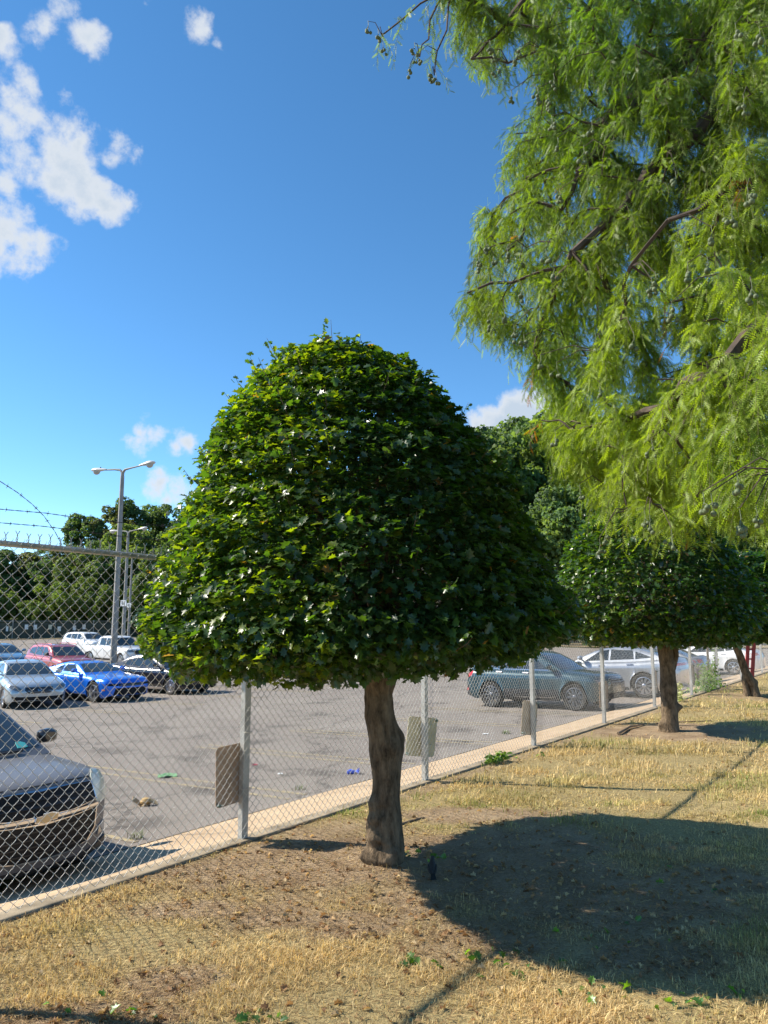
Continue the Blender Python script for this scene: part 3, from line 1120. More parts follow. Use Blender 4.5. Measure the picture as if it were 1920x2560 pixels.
    for ax in (axF, axR):
        for sy in (1, -1):
            ring = [(L/2-ax+(ar-.004)*math.cos(a), sy*.42*Wd, R+(ar-.004)*math.sin(a)) for a in np.linspace(-.1, PI+.1, 15)]
            ring2 = [(x, sy*.25*Wd, z) for x, y, z in ring]
            n_ = len(ring)
            mb.add(ring+ring2, [(i, i+1, i+1+n_, i+n_) for i in range(n_-1)]+[tuple(range(n_, 2*n_))])
    mb.build('underbody', M_trim, root)
    for it in sp.get('front', []):
        P_(it[0], it[1], 'F', it[2], off=it[3] if len(it) > 3 else .008, cuts=3, par=it[4] if len(it) > 4 else root)
    for it in sp.get('rear', []):
        P_(it[0], it[1], 'B', it[2], off=it[3] if len(it) > 3 else .008, cuts=3)
    return root, P_


def rect(y0, y1, z0, z1, n=1):
    if n == 1: return [(y0, z0), (y1, z0), (y1, z1), (y0, z1)]
    return [(y0+(y1-y0)*k/n, z0) for k in range(n+1)]+[(y1+(y0-y1)*k/n, z1) for k in range(n+1)]


def mirr(poly): return [(-a, b) for a, b in poly][::-1]


M_grille = pm('grille_mesh_black', (.010, .010, .011), .6, spec=.25)


def basic_front(hl, grille, lower, plate=None, lampm=M_lampd, bars=3, chrome=False):
    o = [('headlight', hl, lampm), ('headlight', mirr(hl), lampm), ('grille', grille, M_grille), ('lower_grille', lower, M_grille)]
    ys = [p[0] for p in grille]; zs = [p[1] for p in grille]
    for k in range(bars):
        z = min(zs)+(max(zs)-min(zs))*(k+.6)/bars
        w = max(ys)*.93
        o.append(('grille_bar', rect(-w, w, z-.008, z+.008, 6), M_chrome if chrome else M_alloyd, .014))
    return o


SUV = dict(L=4.77, W=1.85, wb=2.86, fo=.93, R=.365, gc=.24,
           top=[(0, .82), (.04, .93), (.12, 1.00), (.35, 1.045), (.8, 1.085), (1.25, 1.125), (1.6, 1.13), (2.6, 1.13), (4.3, 1.16), (4.62, 1.12), (4.74, .98), (4.77, .80)],
           roof=[(1.12, 1.12), (1.5, 1.33), (1.95, 1.58), (2.2, 1.655), (2.8, 1.69), (3.6, 1.67), (4.15, 1.62), (4.38, 1.52), (4.62, 1.13)],
           ws=(1.2, 1.98), rw=(4.3, 4.6), wroof=.72,
           side_glass=[[(1.75, 1.16), (2.55, 1.17), (2.55, 1.56), (2.28, 1.56)], [(2.62, 1.17), (3.38, 1.18), (3.38, 1.55), (2.62, 1.56)], [(3.46, 1.19), (4.15, 1.24), (4.0, 1.48), (3.46, 1.54)]],
           doors=[1.55, 2.58, 3.42], handles=[(2.3, .98), (3.18, 1.0)], mirror=(1.62, 0))
SEDAN = dict(L=4.85, W=1.86, wb=2.80, fo=.95, R=.335, gc=.18,
             top=[(0, .58), (.03, .66), (.1, .74), (.3, .81), (.7, .89), (1.2, .955), (1.6, .97), (3.3, .99), (4.0, 1.03), (4.4, 1.06), (4.72, 1.05), (4.80, .96), (4.85, .75)],
             roof=[(1.22, .95), (1.6, 1.14), (2.1, 1.36), (2.4, 1.44), (2.9, 1.47), (3.3, 1.44), (3.7, 1.34), (4.25, 1.08), (4.4, 1.03)],
             ws=(1.32, 2.2), rw=(3.5, 4.25), wroof=.66,
             side_glass=[[(1.8, 1.02), (2.6, 1.03), (2.6, 1.37), (2.3, 1.36)], [(2.67, 1.03), (3.4, 1.05), (3.35, 1.33), (2.67, 1.37)], [(3.46, 1.06), (3.85, 1.1), (3.43, 1.29)]],
             doors=[1.55, 2.63, 3.5], handles=[(2.3, .88), (3.25, .9)], mirror=(1.72, 0))
COUPE = dict(L=4.78, W=1.90, wb=2.81, fo=.93, R=.355, gc=.16,
             top=[(0, .60), (.03, .70), (.1, .78), (.4, .84), (1.2, .91), (1.7, .93), (3.2, .96), (3.8, 1.02), (4.3, 1.06), (4.66, 1.07), (4.74, .96), (4.78, .75)],
             roof=[(1.42, .91), (1.9, 1.12), (2.3, 1.28), (2.6, 1.34), (3.0, 1.35), (3.4, 1.29), (4.1, 1.07), (4.2, 1.03)],
             ws=(1.55, 2.35), rw=(3.3, 4.05), wroof=.64,
             side_glass=[[(2.05, .99), (3.0, 1.01), (2.95, 1.25), (2.5, 1.26)], [(3.06, 1.02), (3.5, 1.05), (3.3, 1.19), (3.06, 1.23)]],
             doors=[1.75, 3.05], handles=[(2.8, .86)], mirror=(1.98, 0), spokes=5)
ALONGL = Vector((.82, -.57, 0)).normalized()
TOF = -N                                                # nose towards the fence


def place(nose=None, wheel=None, head=None, sp=None, side=1, which='F'):
    """centre of the car from the spot of its nose, or of one wheel's contact"""
    head = head.normalized(); left = Vector((-head.y, head.x, 0))
    if nose is not None: return Vector(nose)-head*sp['L']/2
    ax = sp['fo'] if which == 'F' else sp['fo']+sp['wb']
    return Vector(wheel)-head*(sp['L']/2-ax)-left*side*(sp['W']/2-.02)


# the near dark grey crossover, nose to the fence
P_grey = paint('slate_grey_paint', (.12, .12, .13), .1, .5)
P_grey.node_tree.nodes['Principled BSDF'].inputs['Coat Weight'].default_value = .25
hl = [(.60, .78), (.70, .75), (.86, .77), (.91, .88), (.86, .99), (.72, 1.03), (.62, .99)]
uppg = [(-.60, .80), (-.3, .775), (0, .77), (.3, .775), (.60, .80), (.58, .95), (.3, .965), (0, .97), (-.3, .965), (-.58, .95)]
lowg = [(-.60, .74), (-.58, .56), (-.48, .46), (-.25, .42), (0, .41), (.25, .42), (.48, .46), (.58, .56), (.60, .74), (.3, .725), (0, .72), (-.3, .725)]
def ringpoly(poly, w, cx=None, cz=None):
    """thin closed band just inside an outline, split in two halves (as two polygons)"""
    cx = sum(p[0] for p in poly)/len(poly); cz = sum(p[1] for p in poly)/len(poly)
    out_ = []
    n = len(poly)
    for i in range(n):
        a, b = poly[i], poly[(i+1) % n]
        def inn(p):
            dx, dz = cx-p[0], cz-p[1]; l = math.hypot(dx, dz)
            return (p[0]+dx/l*w, p[1]+dz/l*w)
        out_.append([a, b, inn(b), inn(a)])
    return out_
sp = dict(SUV); sp['rim_mat'] = M_alloy; sp['bowF'] = .34
sp['mirror_mat'] = pm('mirror_black', (.02, .02, .022), .25, coat=.5)
M_cream = pm('cloudy_headlight', (.80, .80, .66), .22, spec=.8, coat=.5, noise=(10, .25))
lowb = [(-.88, .34), (-.5, .30), (0, .29), (.5, .30), (.88, .34), (.9, .44), (.5, .36), (0, .345), (-.5, .36), (-.9, .44)]
sp['front'] = [('headlight', hl, M_cream, .016), ('headlight', mirr(hl), M_cream, .016), ('grille', uppg, M_grille, .022), ('lower_grille', lowg, M_grille, .022),
               ('lower_bumper', lowb, M_trim, .018)]
for q_ in ringpoly(uppg, .016): sp['front'].append(('grille_surround', q_, M_chrome, .032))
for q_ in ringpoly(lowg, .016): sp['front'].append(('grille_surround', q_, M_chrome, .032))
for z in (.84, .90): sp['front'].append(('grille_bar', rect(-.56, .56, z-.005, z+.005, 8), M_trim, .032))
for z in (.66, .60, .54, .48): sp['front'].append(('grille_bar', rect(-.48, .48, z-.006, z+.006, 8), M_trim, .032))
BH = TOF
blaz_nose = at(112, 2016, 7.0)
_, nb = tn(blaz_nose.x, blaz_nose.y)
car_c = place(nose=(blaz_nose.x, blaz_nose.y, 0), head=BH, sp=sp)
near_suv, PA = car('parked_suv', 'dark grey crossover with pale headlights and a chrome grille, nose at the fence bottom left', 'suv', car_c, BH, sp, P_grey, zoff=-.07)
PA('chrome_bar', rect(-.60, .60, .748, .772, 10), 'F', M_chrome, off=.045, cuts=3)
M_gold = pm('gold_emblem', (.42, .33, .19), .4, metal=.7)
def slant(y0, y1, z0, z1, k): return [(y0-k, z0), (y1-k, z0), (y1+k, z1), (y0+k, z1)]
PA('emblem', [(-.10, .742), (-.035, .742), (-.04, .727), (.032, .727), (.036, .742), (.092, .742), (.105, .778), (.044, .778), (.048, .793), (-.025, .793), (-.03, .778), (-.085, .778)], 'F', M_gold, off=.062, cuts=1)
PA('emblem_rim', [(-.11, .735), (-.041, .735), (-.046, .720), (.036, .720), (.042, .735), (.098, .735), (.113, .785), (.050, .785), (.054, .80), (-.031, .80), (-.036, .785), (-.092, .785)], 'F', M_chrome, off=.055, cuts=1)
M_teal = pm('teal_sticker', (.08, .45, .42), .35, coat=.5)
PA('windshield_sticker', [(.48, 1.20), (.56, 1.195), (.60, 1.20), (.60, 1.235), (.56, 1.25), (.50, 1.25)], 'F', M_teal, off=.012, cuts=2)
PA('wiper', [(-.55, 1.155), (.5, 1.165), (.5, 1.178), (-.55, 1.168)], 'F', M_trim, off=.03, cuts=4)
PA('bonnet_gap', [(-.66, .985), (-.3, 1.005), (.3, 1.005), (.66, .985), (.66, .993), (.3, 1.013), (-.3, 1.013), (-.66, .993)], 'F', M_seam, off=.002, cuts=3)
fog = [(.66, .46), (.78, .47), (.80, .56), (.68, .54)]
PA('fog_lamp', fog, 'F', M_lampd, off=.012); PA('fog_lamp', mirr(fog), 'F', M_lampd, off=.012)

# second row of the lot
sed_hl = [(.48, .60), (.62, .58), (.80, .64), (.88, .72), (.80, .77), (.62, .73)]
sed_gr = [(-.34, .50), (.34, .50), (.44, .60), (.42, .69), (-.42, .69), (-.44, .60)]
sed_lo = [(-.72, .28), (.72, .28), (.80, .42), (.55, .40), (.4, .36), (-.4, .36), (-.55, .40), (-.80, .42)]
sp = dict(SEDAN); sp['front'] = basic_front(sed_hl, sed_gr, sed_lo, chrome=False, bars=5)
for q_ in ringpoly(sed_gr, .015): sp['front'].append(('grille_surround', q_, M_chrome, .02))
sp['front'].append(('emblem', [(-.07, .60), (-.04, .575), (.04, .575), (.07, .60), (.04, .625), (-.04, .625)], M_chrome, .03))
sp['front'].append(('emblem_letter', [(-.02, .583), (-.009, .583), (.0, .597), (.012, .583), (.024, .583), (.02, .617), (.009, .617), (.0, .603), (-.012, .617), (-.024, .617)], M_grille, .036))
P_silv = paint('silver_paint', (.46, .50, .52), .6, .3)
hd = Vector((.60, -.80, 0)).normalized()
g = G(96, 1772)
car('parked_sedan', 'silver sedan with a slatted dark grille facing us, left of the blue coupe', 'sedan', place(nose=(g.x, g.y, 0), head=hd, sp=sp), hd, sp, P_silv)

cp_hl = [(.52, .58), (.86, .58), (.90, .66), (.54, .65)]
cp_gr = [(-.5, .56), (.5, .56), (.52, .66), (-.52, .66)]
cp_lo = [(-.7, .26), (.7, .26), (.62, .50), (-.62, .50)]
sp = dict(COUPE); sp['front'] = basic_front(cp_hl, cp_gr, cp_lo, lampm=M_grille, bars=2)
sp['side_extra'] = [('marker_light', [(.3, .42), (.42, .42), (.42, .47), (.3, .46)], M_orange)]
P_blue = paint('bright_blue_paint', (.012, .17, .75), .35, .28)
g = G(231, 1756)
car('parked_coupe', 'bright blue two door coupe with five spoke alloy wheels', 'coupe', place(wheel=(g.x, g.y, 0), head=ALONGL, sp=sp, side=-1), ALONGL, sp, P_blue)

sp = dict(SEDAN); sp['front'] = basic_front(sed_hl, sed_gr, sed_lo, chrome=True); sp['spokes'] = 10
sp['top'] = [(a, b*1.03) for a, b in SEDAN['top']]; sp['roof'] = [(a, b*1.03) for a, b in SEDAN['roof']]
sp['rocker'] = M_chrome
sp['rear'] = [('tail_light', [(.45, .85), (.88, .86), (.88, .98), (.5, .97)], M_red), ('tail_light', mirr([(.45, .85), (.88, .86), (.88, .98), (.5, .97)]), M_red)]
P_blk = paint('black_paint', (.022, .022, .028), .4, .22)
g = G(424, 1737)
hk = Vector((.85, -.53, 0)).normalized()
car('parked_sedan', 'black sedan with bright multi spoke wheels, nose under the left rim of the big crown', 'sedan', place(wheel=(g.x, g.y, 0), head=hk, sp=sp, side=-1), hk, sp, P_blk)

sp = dict(SUV); sp['front'] = basic_front([(.55, .78), (.88, .80), (.86, .92), (.58, .92)], rect(-.5, .5, .74, .92, 4), rect(-.6, .6, .36, .5, 4), chrome=True)
P_redc = paint('faded_red_paint', (.38, .055, .05), .3, .35)
sp['mirror_mat'] = M_trim
def rails(mb):
    for sy in (-1, 1):
        mb.tube([(.35, sy*.60, 1.67), (.25, sy*.60, 1.72), (-1.4, sy*.60, 1.71), (-1.5, sy*.60, 1.64)], .018, 6)
sp['extra'] = rails
gp = at(150, 1650, 38)
hr = Vector((.72, -.69, 0)).normalized()
car('parked_suv', 'red suv with a roof rack parked behind the blue coupe', 'suv', Vector((gp.x, gp.y, 0)), hr, sp, P_redc)

sp = dict(SEDAN); sp['front'] = basic_front(sed_hl, sed_gr, sed_lo)
P_navy = paint('navy_paint', (.02, .035, .075), .4, .25)
gp = at(-20, 1650, 31.0)
car('parked_sedan', 'dark navy sedan between the silver sedan and the red suv', 'sedan', Vector((gp.x, gp.y, 0)), hr, sp, P_navy)
sp = dict(SEDAN); sp['top'] = [(a, b*1.02) for a, b in SEDAN['top']]
P_bluegrey = paint('blue_grey_paint', (.10, .20, .30), .5, .3)
gp = at(0, 1640, 43)
car('parked_sedan', 'blue grey sedan at the left edge behind the navy and red cars', 'sedan', Vector((gp.x, gp.y, 0)), hr, sp, P_bluegrey)
sp = dict(SUV); gp = at(-70, 1640, 45)
car('parked_suv', 'pale blue wagon roof just showing at the left edge', 'suv', Vector((gp.x, gp.y, 0)), hr, sp, paint('pale_blue_paint', (.2, .32, .42), .5, .3))

# white pickup: cab and open bed
PICK = dict(L=5.4, W=1.89, wb=3.26, fo=.92, R=.38, gc=.32,
            top=[(0, .86), (.04, .98), (.12, 1.06), (.5, 1.10), (1.3, 1.15), (1.6, 1.15), (3.6, 1.16), (5.25, 1.16), (5.36, 1.14), (5.4, .85)],
            roof=[(1.3, 1.13), (1.65, 1.38), (2.0, 1.68), (2.2, 1.76), (2.8, 1.80), (3.3, 1.77), (3.55, 1.68), (3.68, 1.15)],
            ws=(1.38, 2.05), rw=(3.55, 3.66), wroof=.76,
            side_glass=[[(1.85, 1.2), (2.6, 1.21), (2.6, 1.66), (2.2, 1.65)], [(2.68, 1.21), (3.3, 1.22), (3.25, 1.63), (2.68, 1.66)]],
            doors=[1.6, 2.64, 3.45], handles=[(2.35, 1.02), (3.1, 1.03)], mirror=(1.75, 0))
PICK['front'] = basic_front([(.55, .86), (.90, .86), (.90, .98), (.58, 1.0)], rect(-.52, .52, .74, .98, 4), rect(-.6, .6, .42, .55, 4), bars=2)
def bedhole(mb):
    mb.box((-1.8, 0, 1.176), (1.5, 1.45, .02))
PICK['extra'] = None
P_white = paint('white_paint', (.74, .74, .73), .0, .3)
gp = at(290, 1650, 49)
hp = Vector((.80, -.60, 0)).normalized()
pk, PP = car('pickup_truck', 'white crew cab pickup beside the nearest lamp post', 'pickup', Vector((gp.x, gp.y, 0)), hp, PICK, P_white)
PP('bed_liner', [(3.85, -.66), (5.2, -.66), (5.2, .66), (3.85, .66)], 'T', M_trim, off=.004, cuts=1)
sp = dict(SUV); gp = at(216, 1650, 60)
car('parked_suv', 'white crossover behind the bed of the pickup', 'suv', Vector((gp.x, gp.y, 0)), hp, sp, P_white)

# cars on the right, seen through the fence
P_teal = paint('teal_blue_paint', (.012, .05, .068), .3, .28)
sp = dict(SUV)
sp['L'] = 4.55; sp['wb'] = 2.66; sp['fo'] = .93
sp['top'] = [(0, .75), (.04, .86), (.12, .92), (.35, .97), (.8, 1.02), (1.25, 1.06), (1.6, 1.06), (2.6, 1.07), (4.1, 1.12), (4.42, 1.10), (4.52, .96), (4.55, .78)]
sp['roof'] = [(1.12, 1.05), (1.5, 1.26), (1.95, 1.50), (2.2, 1.59), (2.8, 1.64), (3.5, 1.62), (3.95, 1.56), (4.15, 1.47), (4.42, 1.10)]
sp['ws'] = (1.2, 1.98); sp['rw'] = (4.1, 4.38)
sp['side_glass'] = [[(1.72, 1.10), (2.5, 1.12), (2.5, 1.52), (2.24, 1.50)], [(2.57, 1.12), (3.28, 1.14), (3.28, 1.52), (2.57, 1.53)], [(3.35, 1.15), (3.98, 1.22), (3.8, 1.43), (3.35, 1.50)]]
sp['side_chrome'] = [[(1.70, 1.075), (3.3, 1.10), (4.0, 1.18), (4.0, 1.20), (3.3, 1.12), (1.70, 1.095)]]
sp['rocker'] = M_trim; sp['rim_mat'] = M_alloyd; sp['handle_mat'] = M_chrome
tlp = [(.56, .88), (.86, .86), (.93, .95), (.86, 1.05), (.6, 1.04)]
sp['rear'] = [('tail_light', tlp, M_red), ('tail_light', mirr(tlp), M_red), ('rear_bumper', rect(-.86, .86, .34, .62, 6), M_trim), ('reflector', rect(-.84, -.64, .48, .54), M_red, .016), ('reflector', rect(.64, .84, .48, .54), M_red, .016)]
sp['front'] = basic_front([(.52, .72), (.86, .74), (.86, .84), (.56, .84)], rect(-.45, .45, .66, .84, 4), rect(-.6, .6, .34, .48, 4))
sp['side_extra'] = [('lower_cladding', [(1.38, .26), (3.14, .26), (3.14, .56), (1.38, .56)], M_trim), ('side_chrome_strip', [(1.42, .33), (3.0, .33), (3.0, .345), (1.42, .345)], M_chrome),  # black patch paints the shade reflected in the lower doors
                    ('tail_light_side', [(4.28, .92), (4.50, .90), (4.50, 1.02), (4.30, 1.04)], M_red)]
g = G(1228, 1768)
ht = Vector((.78, -.63, 0)).normalized()
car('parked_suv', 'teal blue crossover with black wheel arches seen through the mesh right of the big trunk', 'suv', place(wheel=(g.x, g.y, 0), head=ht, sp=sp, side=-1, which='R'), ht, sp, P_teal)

XC = dict(SEDAN); XC['L'] = 4.85; XC['W'] = 2.0; XC['wb'] = 2.8; XC['R'] = .39; XC['gc'] = .24
XC['top'] = [(a, b*1.12+.05) for a, b in SEDAN['top']]
XC['roof'] = [(1.22, 1.11), (1.6, 1.30), (2.1, 1.50), (2.5, 1.59), (3.0, 1.62), (3.6, 1.54), (4.1, 1.40), (4.6, 1.18)]
XC['side_glass'] = [[(1.8, 1.16), (2.6, 1.19), (2.6, 1.52), (2.3, 1.48)], [(2.67, 1.19), (3.45, 1.22), (3.40, 1.49), (2.67, 1.53)], [(3.50, 1.22), (4.05, 1.27), (3.48, 1.46)]]
XC['rw'] = (3.9, 4.45)
XC['handles'] = [(2.3, 1.0), (3.25, 1.03)]; XC['handle_mat'] = M_chrome
XC['rear'] = [('tail_light', rect(-.88, .88, 1.0, 1.08, 6), M_red)]
g = G(1612, 1746)
hs = N.normalized()
hs2 = Vector((-.80, .60, 0)).normalized()
P_silv2 = paint('light_silver_paint', (.40, .42, .45), .55, .28)
car('parked_suv', 'silver coupe shaped crossover, tail to the fence, right of the teal car', 'suv', place(wheel=(g.x, g.y, 0), head=hs2, sp=XC, side=1, which='R'), hs2, XC, P_silv2)
sp = dict(SEDAN)
sp['rear'] = [('tail_light', [(.5, .84), (.9, .84), (.9, .96), (.56, .96)], M_red), ('tail_light', mirr([(.5, .84), (.9, .84), (.9, .96), (.56, .96)]), M_red)]
g = G(1655, 1722)
c0 = fp(tn(g.x, g.y)[0]+2.9, 5.3)
car('parked_sedan', 'grey sedan between the silver crossover and the white sedan, tail to the fence', 'sedan', Vector((c0.x, c0.y, 0)), hs2, sp, paint('mid_grey_paint', (.22, .23, .25), .5, .3))
sp = dict(SEDAN); sp['spokes'] = 7; sp['rear'] = [('tail_light', [(.5, .84), (.9, .84), (.9, .96), (.56, .96)], M_red), ('tail_light', mirr([(.5, .84), (.9, .84), (.9, .96), (.56, .96)]), M_red)]
g = G(1836, 1688)
car('parked_sedan', 'white sedan seen through the fence behind the leaning trunk', 'sedan', place(wheel=(g.x, g.y, 0), head=hs2, sp=sp, side=1, which='R'), hs2, sp, P_white)
g = G(1836, 1688)
c0 = fp(tn(g.x, g.y)[0]+7.0, 7.0)
car('parked_suv', 'pale grey crossover beyond the white sedan at the right edge', 'suv', Vector((c0.x, c0.y, 0)), hs2, dict(SUV), paint('pale_grey_paint', (.42, .44, .46), .5, .3))

# ------------------------------------------------------------------ lamp posts
M_pole = pm('weathered_grey_pole', (.30, .285, .26), .7, noise=(3, .25), bump=(25, .2, .01))
M_headw = pm('white_luminaire', (.62, .61, .58), .45, noise=(5, .2))
M_lens = pm('milky_lens', (.45, .42, .36), .25, coat=.3)
M_white = pm('white_sheet', (.75, .75, .73), .6)
M_ink = pm('black_ink', (.02, .02, .02), .7)
POLE_TOP = 9.3


def text_mesh(body, size, mat, parent, loc, rot):
    cu = bpy.data.curves.new('lettering', 'FONT'); cu.body = body; cu.size = size; cu.extrude = .003; cu.align_x = 'CENTER'; cu.align_y = 'CENTER'
    o = bpy.data.objects.new('tmp', cu); C.objects.link(o)
    me = bpy.data.meshes.new_from_object(o)
    bpy.data.objects.remove(o)
    me.materials.clear(); me.materials.append(mat)
    r = bpy.data.objects.new('lettering', me); C.objects.link(r); r.parent = parent; r.location = loc; r.rotation_euler = rot
    return r


def lamp_post(px, D, label, sign=None):
    a, b = ray(px, 1552)
    X = a*D
    zg = gz(tn(X, D)[1])
    h = POLE_TOP-zg
    root = empty('lamp_post', (X, D, zg), math.atan2(-.37, .93))
    tag(root, label, 'lamp post', 'double headed lamp posts across the lot')
    mb = MB()
    mb.tube([(0, 0, -.1), (0, 0, h*.5), (0, 0, h-.35)], [.17, .135, .10], 8)
    mb.build('pole', M_pole, root)
    mb = MB(); mb.lathe([(.30, 0), (.30, .25), (.24, .35), (.0, .35)], 12); mb.build('base', M_pole, root)
    for s in (-1, 1):
        mb = MB()
        rise = .16 if s > 0 else .02
        mb.tube([(0, 0, h-.75), (0, 0, h-.36), (s*.03, 0, h-.15), (s*.16, 0, h-.02), (s*.5, 0, h+.03), (s*1.15, 0, h+.05+rise*.4)], [.08, .085, .075, .06, .045, .036], 8)
        mb.build('arm', M_pole, root, smooth=True)
        # cobra head: tapering shell with a bulging lens beneath
        mb = MB(); n = 12
        secs = [(1.05, .05, .045), (1.18, .08, .07), (1.35, .115, .095), (1.55, .17, .13), (1.75, .19, .135), (1.92, .15, .10), (2.02, .06, .04)]
        vs = []; fs = []
        for (x, wy, wz) in secs:
            z0 = h+.06+rise*(x-.5)/1.5
            for k in range(n):
                an = 2*PI*k/n
                zz = math.sin(an)
                vs.append((s*x, wy*math.cos(an), z0+wz*(zz if zz > 0 else zz*.55)))
        for i in range(len(secs)-1):
            for k in range(n): fs.append((i*n+k, i*n+(k+1) % n, (i+1)*n+(k+1) % n, (i+1)*n+k))
        fs += [tuple(range(n)), tuple(range((len(secs)-1)*n, len(secs)*n))]
        mb.add(vs, fs)
        hd_ = mb.build('lamp_head', M_headw, root, smooth=True)
        mb = MB()
        z0 = h+.02+rise*.8
        M = Matrix.Translation((s*1.70, 0, z0)) @ Matrix.Diagonal((1.25, .95, 1, 1))
        mb.lathe([(.165, 0), (.155, -.07), (.11, -.15), (.05, -.185), (0, -.19)], 16, M)
        mb.build('lens', M_lens, hd_, smooth=True)
        mb = MB(); mb.lathe([(.03, 0), (.03, .05), (0, .06)], 8, Matrix.Translation((s*1.45, 0, h+.17+rise*.6))); mb.build('photocell', M_trim, hd_)
    if sign:
        mb = MB(); mb.box((0, -.17, 4.0), (.62, .02, .5))
        # face the camera side of the lot
        sg = mb.build('bay_sign', M_white, root)
        text_mesh(sign, .42, M_ink, sg, (0, -.185, 4.0), (PI/2, 0, 0))
        mb = MB(); mb.box((0, -.155, 4.0), (.3, .01, .56)); mb.build('sign_bracket', M_pole, root)
    return root


lamp_post(288, 38.5, 'nearest and tallest double headed lamp post, standing behind the blue coupe')
lamp_post(310, 65.8, 'middle double headed lamp post with a small white bay sign', '81')
lamp_post(323, 93.0, 'farthest double headed lamp post, at the far fence', '82')

# ------------------------------------------------------------------ far fence with notices, verge, weeds
M_slat = pm('dark_fence_netting', (.045, .055, .045), .9, noise=(1.2, .5), col2=(.08, .085, .06))
ff = empty('boundary_fence', fp(0, 81))
tag(ff, 'far boundary fence of grey posts with dark green netting at the foot of the trees', 'fence')
mb = MB()
mb.box((0, 0, 0), (.01, .01, .01))
def FL(t, z): return A*t+Vector((0, 0, z))
zb = gz(81)
vs = []; fs = []
k = 0
for t in np.arange(-66, 75, 1.5):
    vs += [FL(t, zb+.02)+N*(.05+.02*math.sin(t)), FL(t, zb+1.86+.03*math.sin(t*2.1))+N*(.05+.03*math.sin(t*1.3))]
n_ = len(vs)//2
fs = [(2*i, 2*i+1, 2*i+3, 2*i+2) for i in range(n_-1)]
mb = MB(); mb.add(vs, fs); mb.add([v+N*.02 for v in vs], [f[::-1] for f in fs])
mb.build('netting', M_slat, ff)
mb = MB(); mb.tube([FL(-66, zb+2.0), FL(75, zb+2.0)], .035, 6); mb.build('rail', galv2, ff)
for t in np.arange(-66, 75, 2.6):
    mb = MB(); mb.tube([FL(t, zb-.1), FL(t, zb+2.1)], .04, 6); mb.build('post', galv2, ff)
NLAB = ['white notice, first from the left', 'cream notice hung close beside the first', 'third notice from the left', 'fourth notice from the left', 'tall white notice in the middle', 'cream notice right of the tall one', 'second notice from the right', 'last notice before the lamp posts']
for x in (18, 27, 66, 88, 125, 148, 186, 210):
    a, b = ray(x, 1570)
    p0 = fp(0, 80.8)
    D = (p0.x*A.y-p0.y*A.x)/(a*A.y-A.x)
    mb = MB(); mb.box((0, 0, 0), (.42 if x not in (18, 27) else .26, .02, .55), None)
    o = mb.build('notice', M_white if x % 2 == 0 else pm('yellowed_notice', (.6, .55, .4), .6))
    o.location = (a*D, D, CAMH+b*D+random.uniform(-.15, .15)); o.rotation_euler = (0, random.uniform(-.06, .06), math.atan2(A.y, A.x))
    tag(o, NLAB.pop(0)+' on the far fence', 'sign', 'notices on the far fence')
M_verge = pm('dry_verge', (.34, .26, .13), 1, noise=(.8, .4), bump=(4, .6, .1))
vg = grid_sheet('verge', np.arange(-60, 76, 3), np.array([77.9, 78.6, 80, 84, 90]), lambda T, NN, X, Y: np.vectorize(gz)(NN)+.04+.12*np.sin(T)*.3, M_verge)
vg2 = grid_sheet('verge', np.concatenate([[74.4], np.arange(75, 92, 3)]), np.concatenate([[2], np.arange(4, 90, 4)]), lambda T, NN, X, Y: np.vectorize(gz)(NN)+.05, M_verge)
# the same kind of fence closes the far end of the lot
fe = empty('boundary_fence', fp(84, 0))
tag(fe, 'bare grey mesh fence closing the far right end of the lot beyond the white sedan', 'fence')
mb = MB()
for z in (.1, 1.0, 2.0): mb.tube([N*2+Vector((0, 0, z-.85)), N*80+Vector((0, 0, z-.5))], .03, 5)
mb.build('rail', galv2, fe)
for n__ in np.arange(3, 80, 3.0):
    mb = MB(); mb.tube([N*n__+Vector((0, 0, -1.3)), N*n__+Vector((0, 0, 1.3))], .04, 5); mb.build('post', galv2, fe)

# ------------------------------------------------------------------ leaves and broadleaf trees
def leaf_template(kind='maple'):
    if kind == 'maple':
        o = [(0, 0), (.16, .30), (.02+.0, .0)]
        pts = [(-.5, 0), (-.40, .22), (-.16, .20), (-.10, .46), (.10, .24), (.30, .34), (.30, .14), (.52, 0)]
        full = pts+[(x, -y) for x, y in pts[::-1][1:-1]]
        V = [(0, 0, 0)]+[(x, y, .32*abs(y)-.18*x*x) for x, y in full]
        n = len(full)
        F = [(0, 1+i, 1+(i+1) % n) for i in range(n)]
    elif kind == 'oval':
        full = [(-.5, 0), (-.2, .24), (.15, .22), (.5, 0), (.15, -.22), (-.2, -.24)]
        V = [(0, 0, 0)]+[(x, y, .3*abs(y)-.2*x*x) for x, y in full]
        F = [(0, 1+i, 1+(i+1) % 6) for i in range(6)]
    else:  # clump: an irregular little spray seen from afar
        full = [(-.5, .05), (-.25, .40), (.05, .18), (.30, .42), (.5, -.05), (.2, -.15), (.05, -.45), (-.2, -.2)]
        V = [(0, 0, 0.05)]+[(x, y, .25*math.sin(7*x+5*y)) for x, y in full]
        F = [(0, 1+i, 1+(i+1) % 8) for i in range(8)]
    return np.array(V), np.array(F)


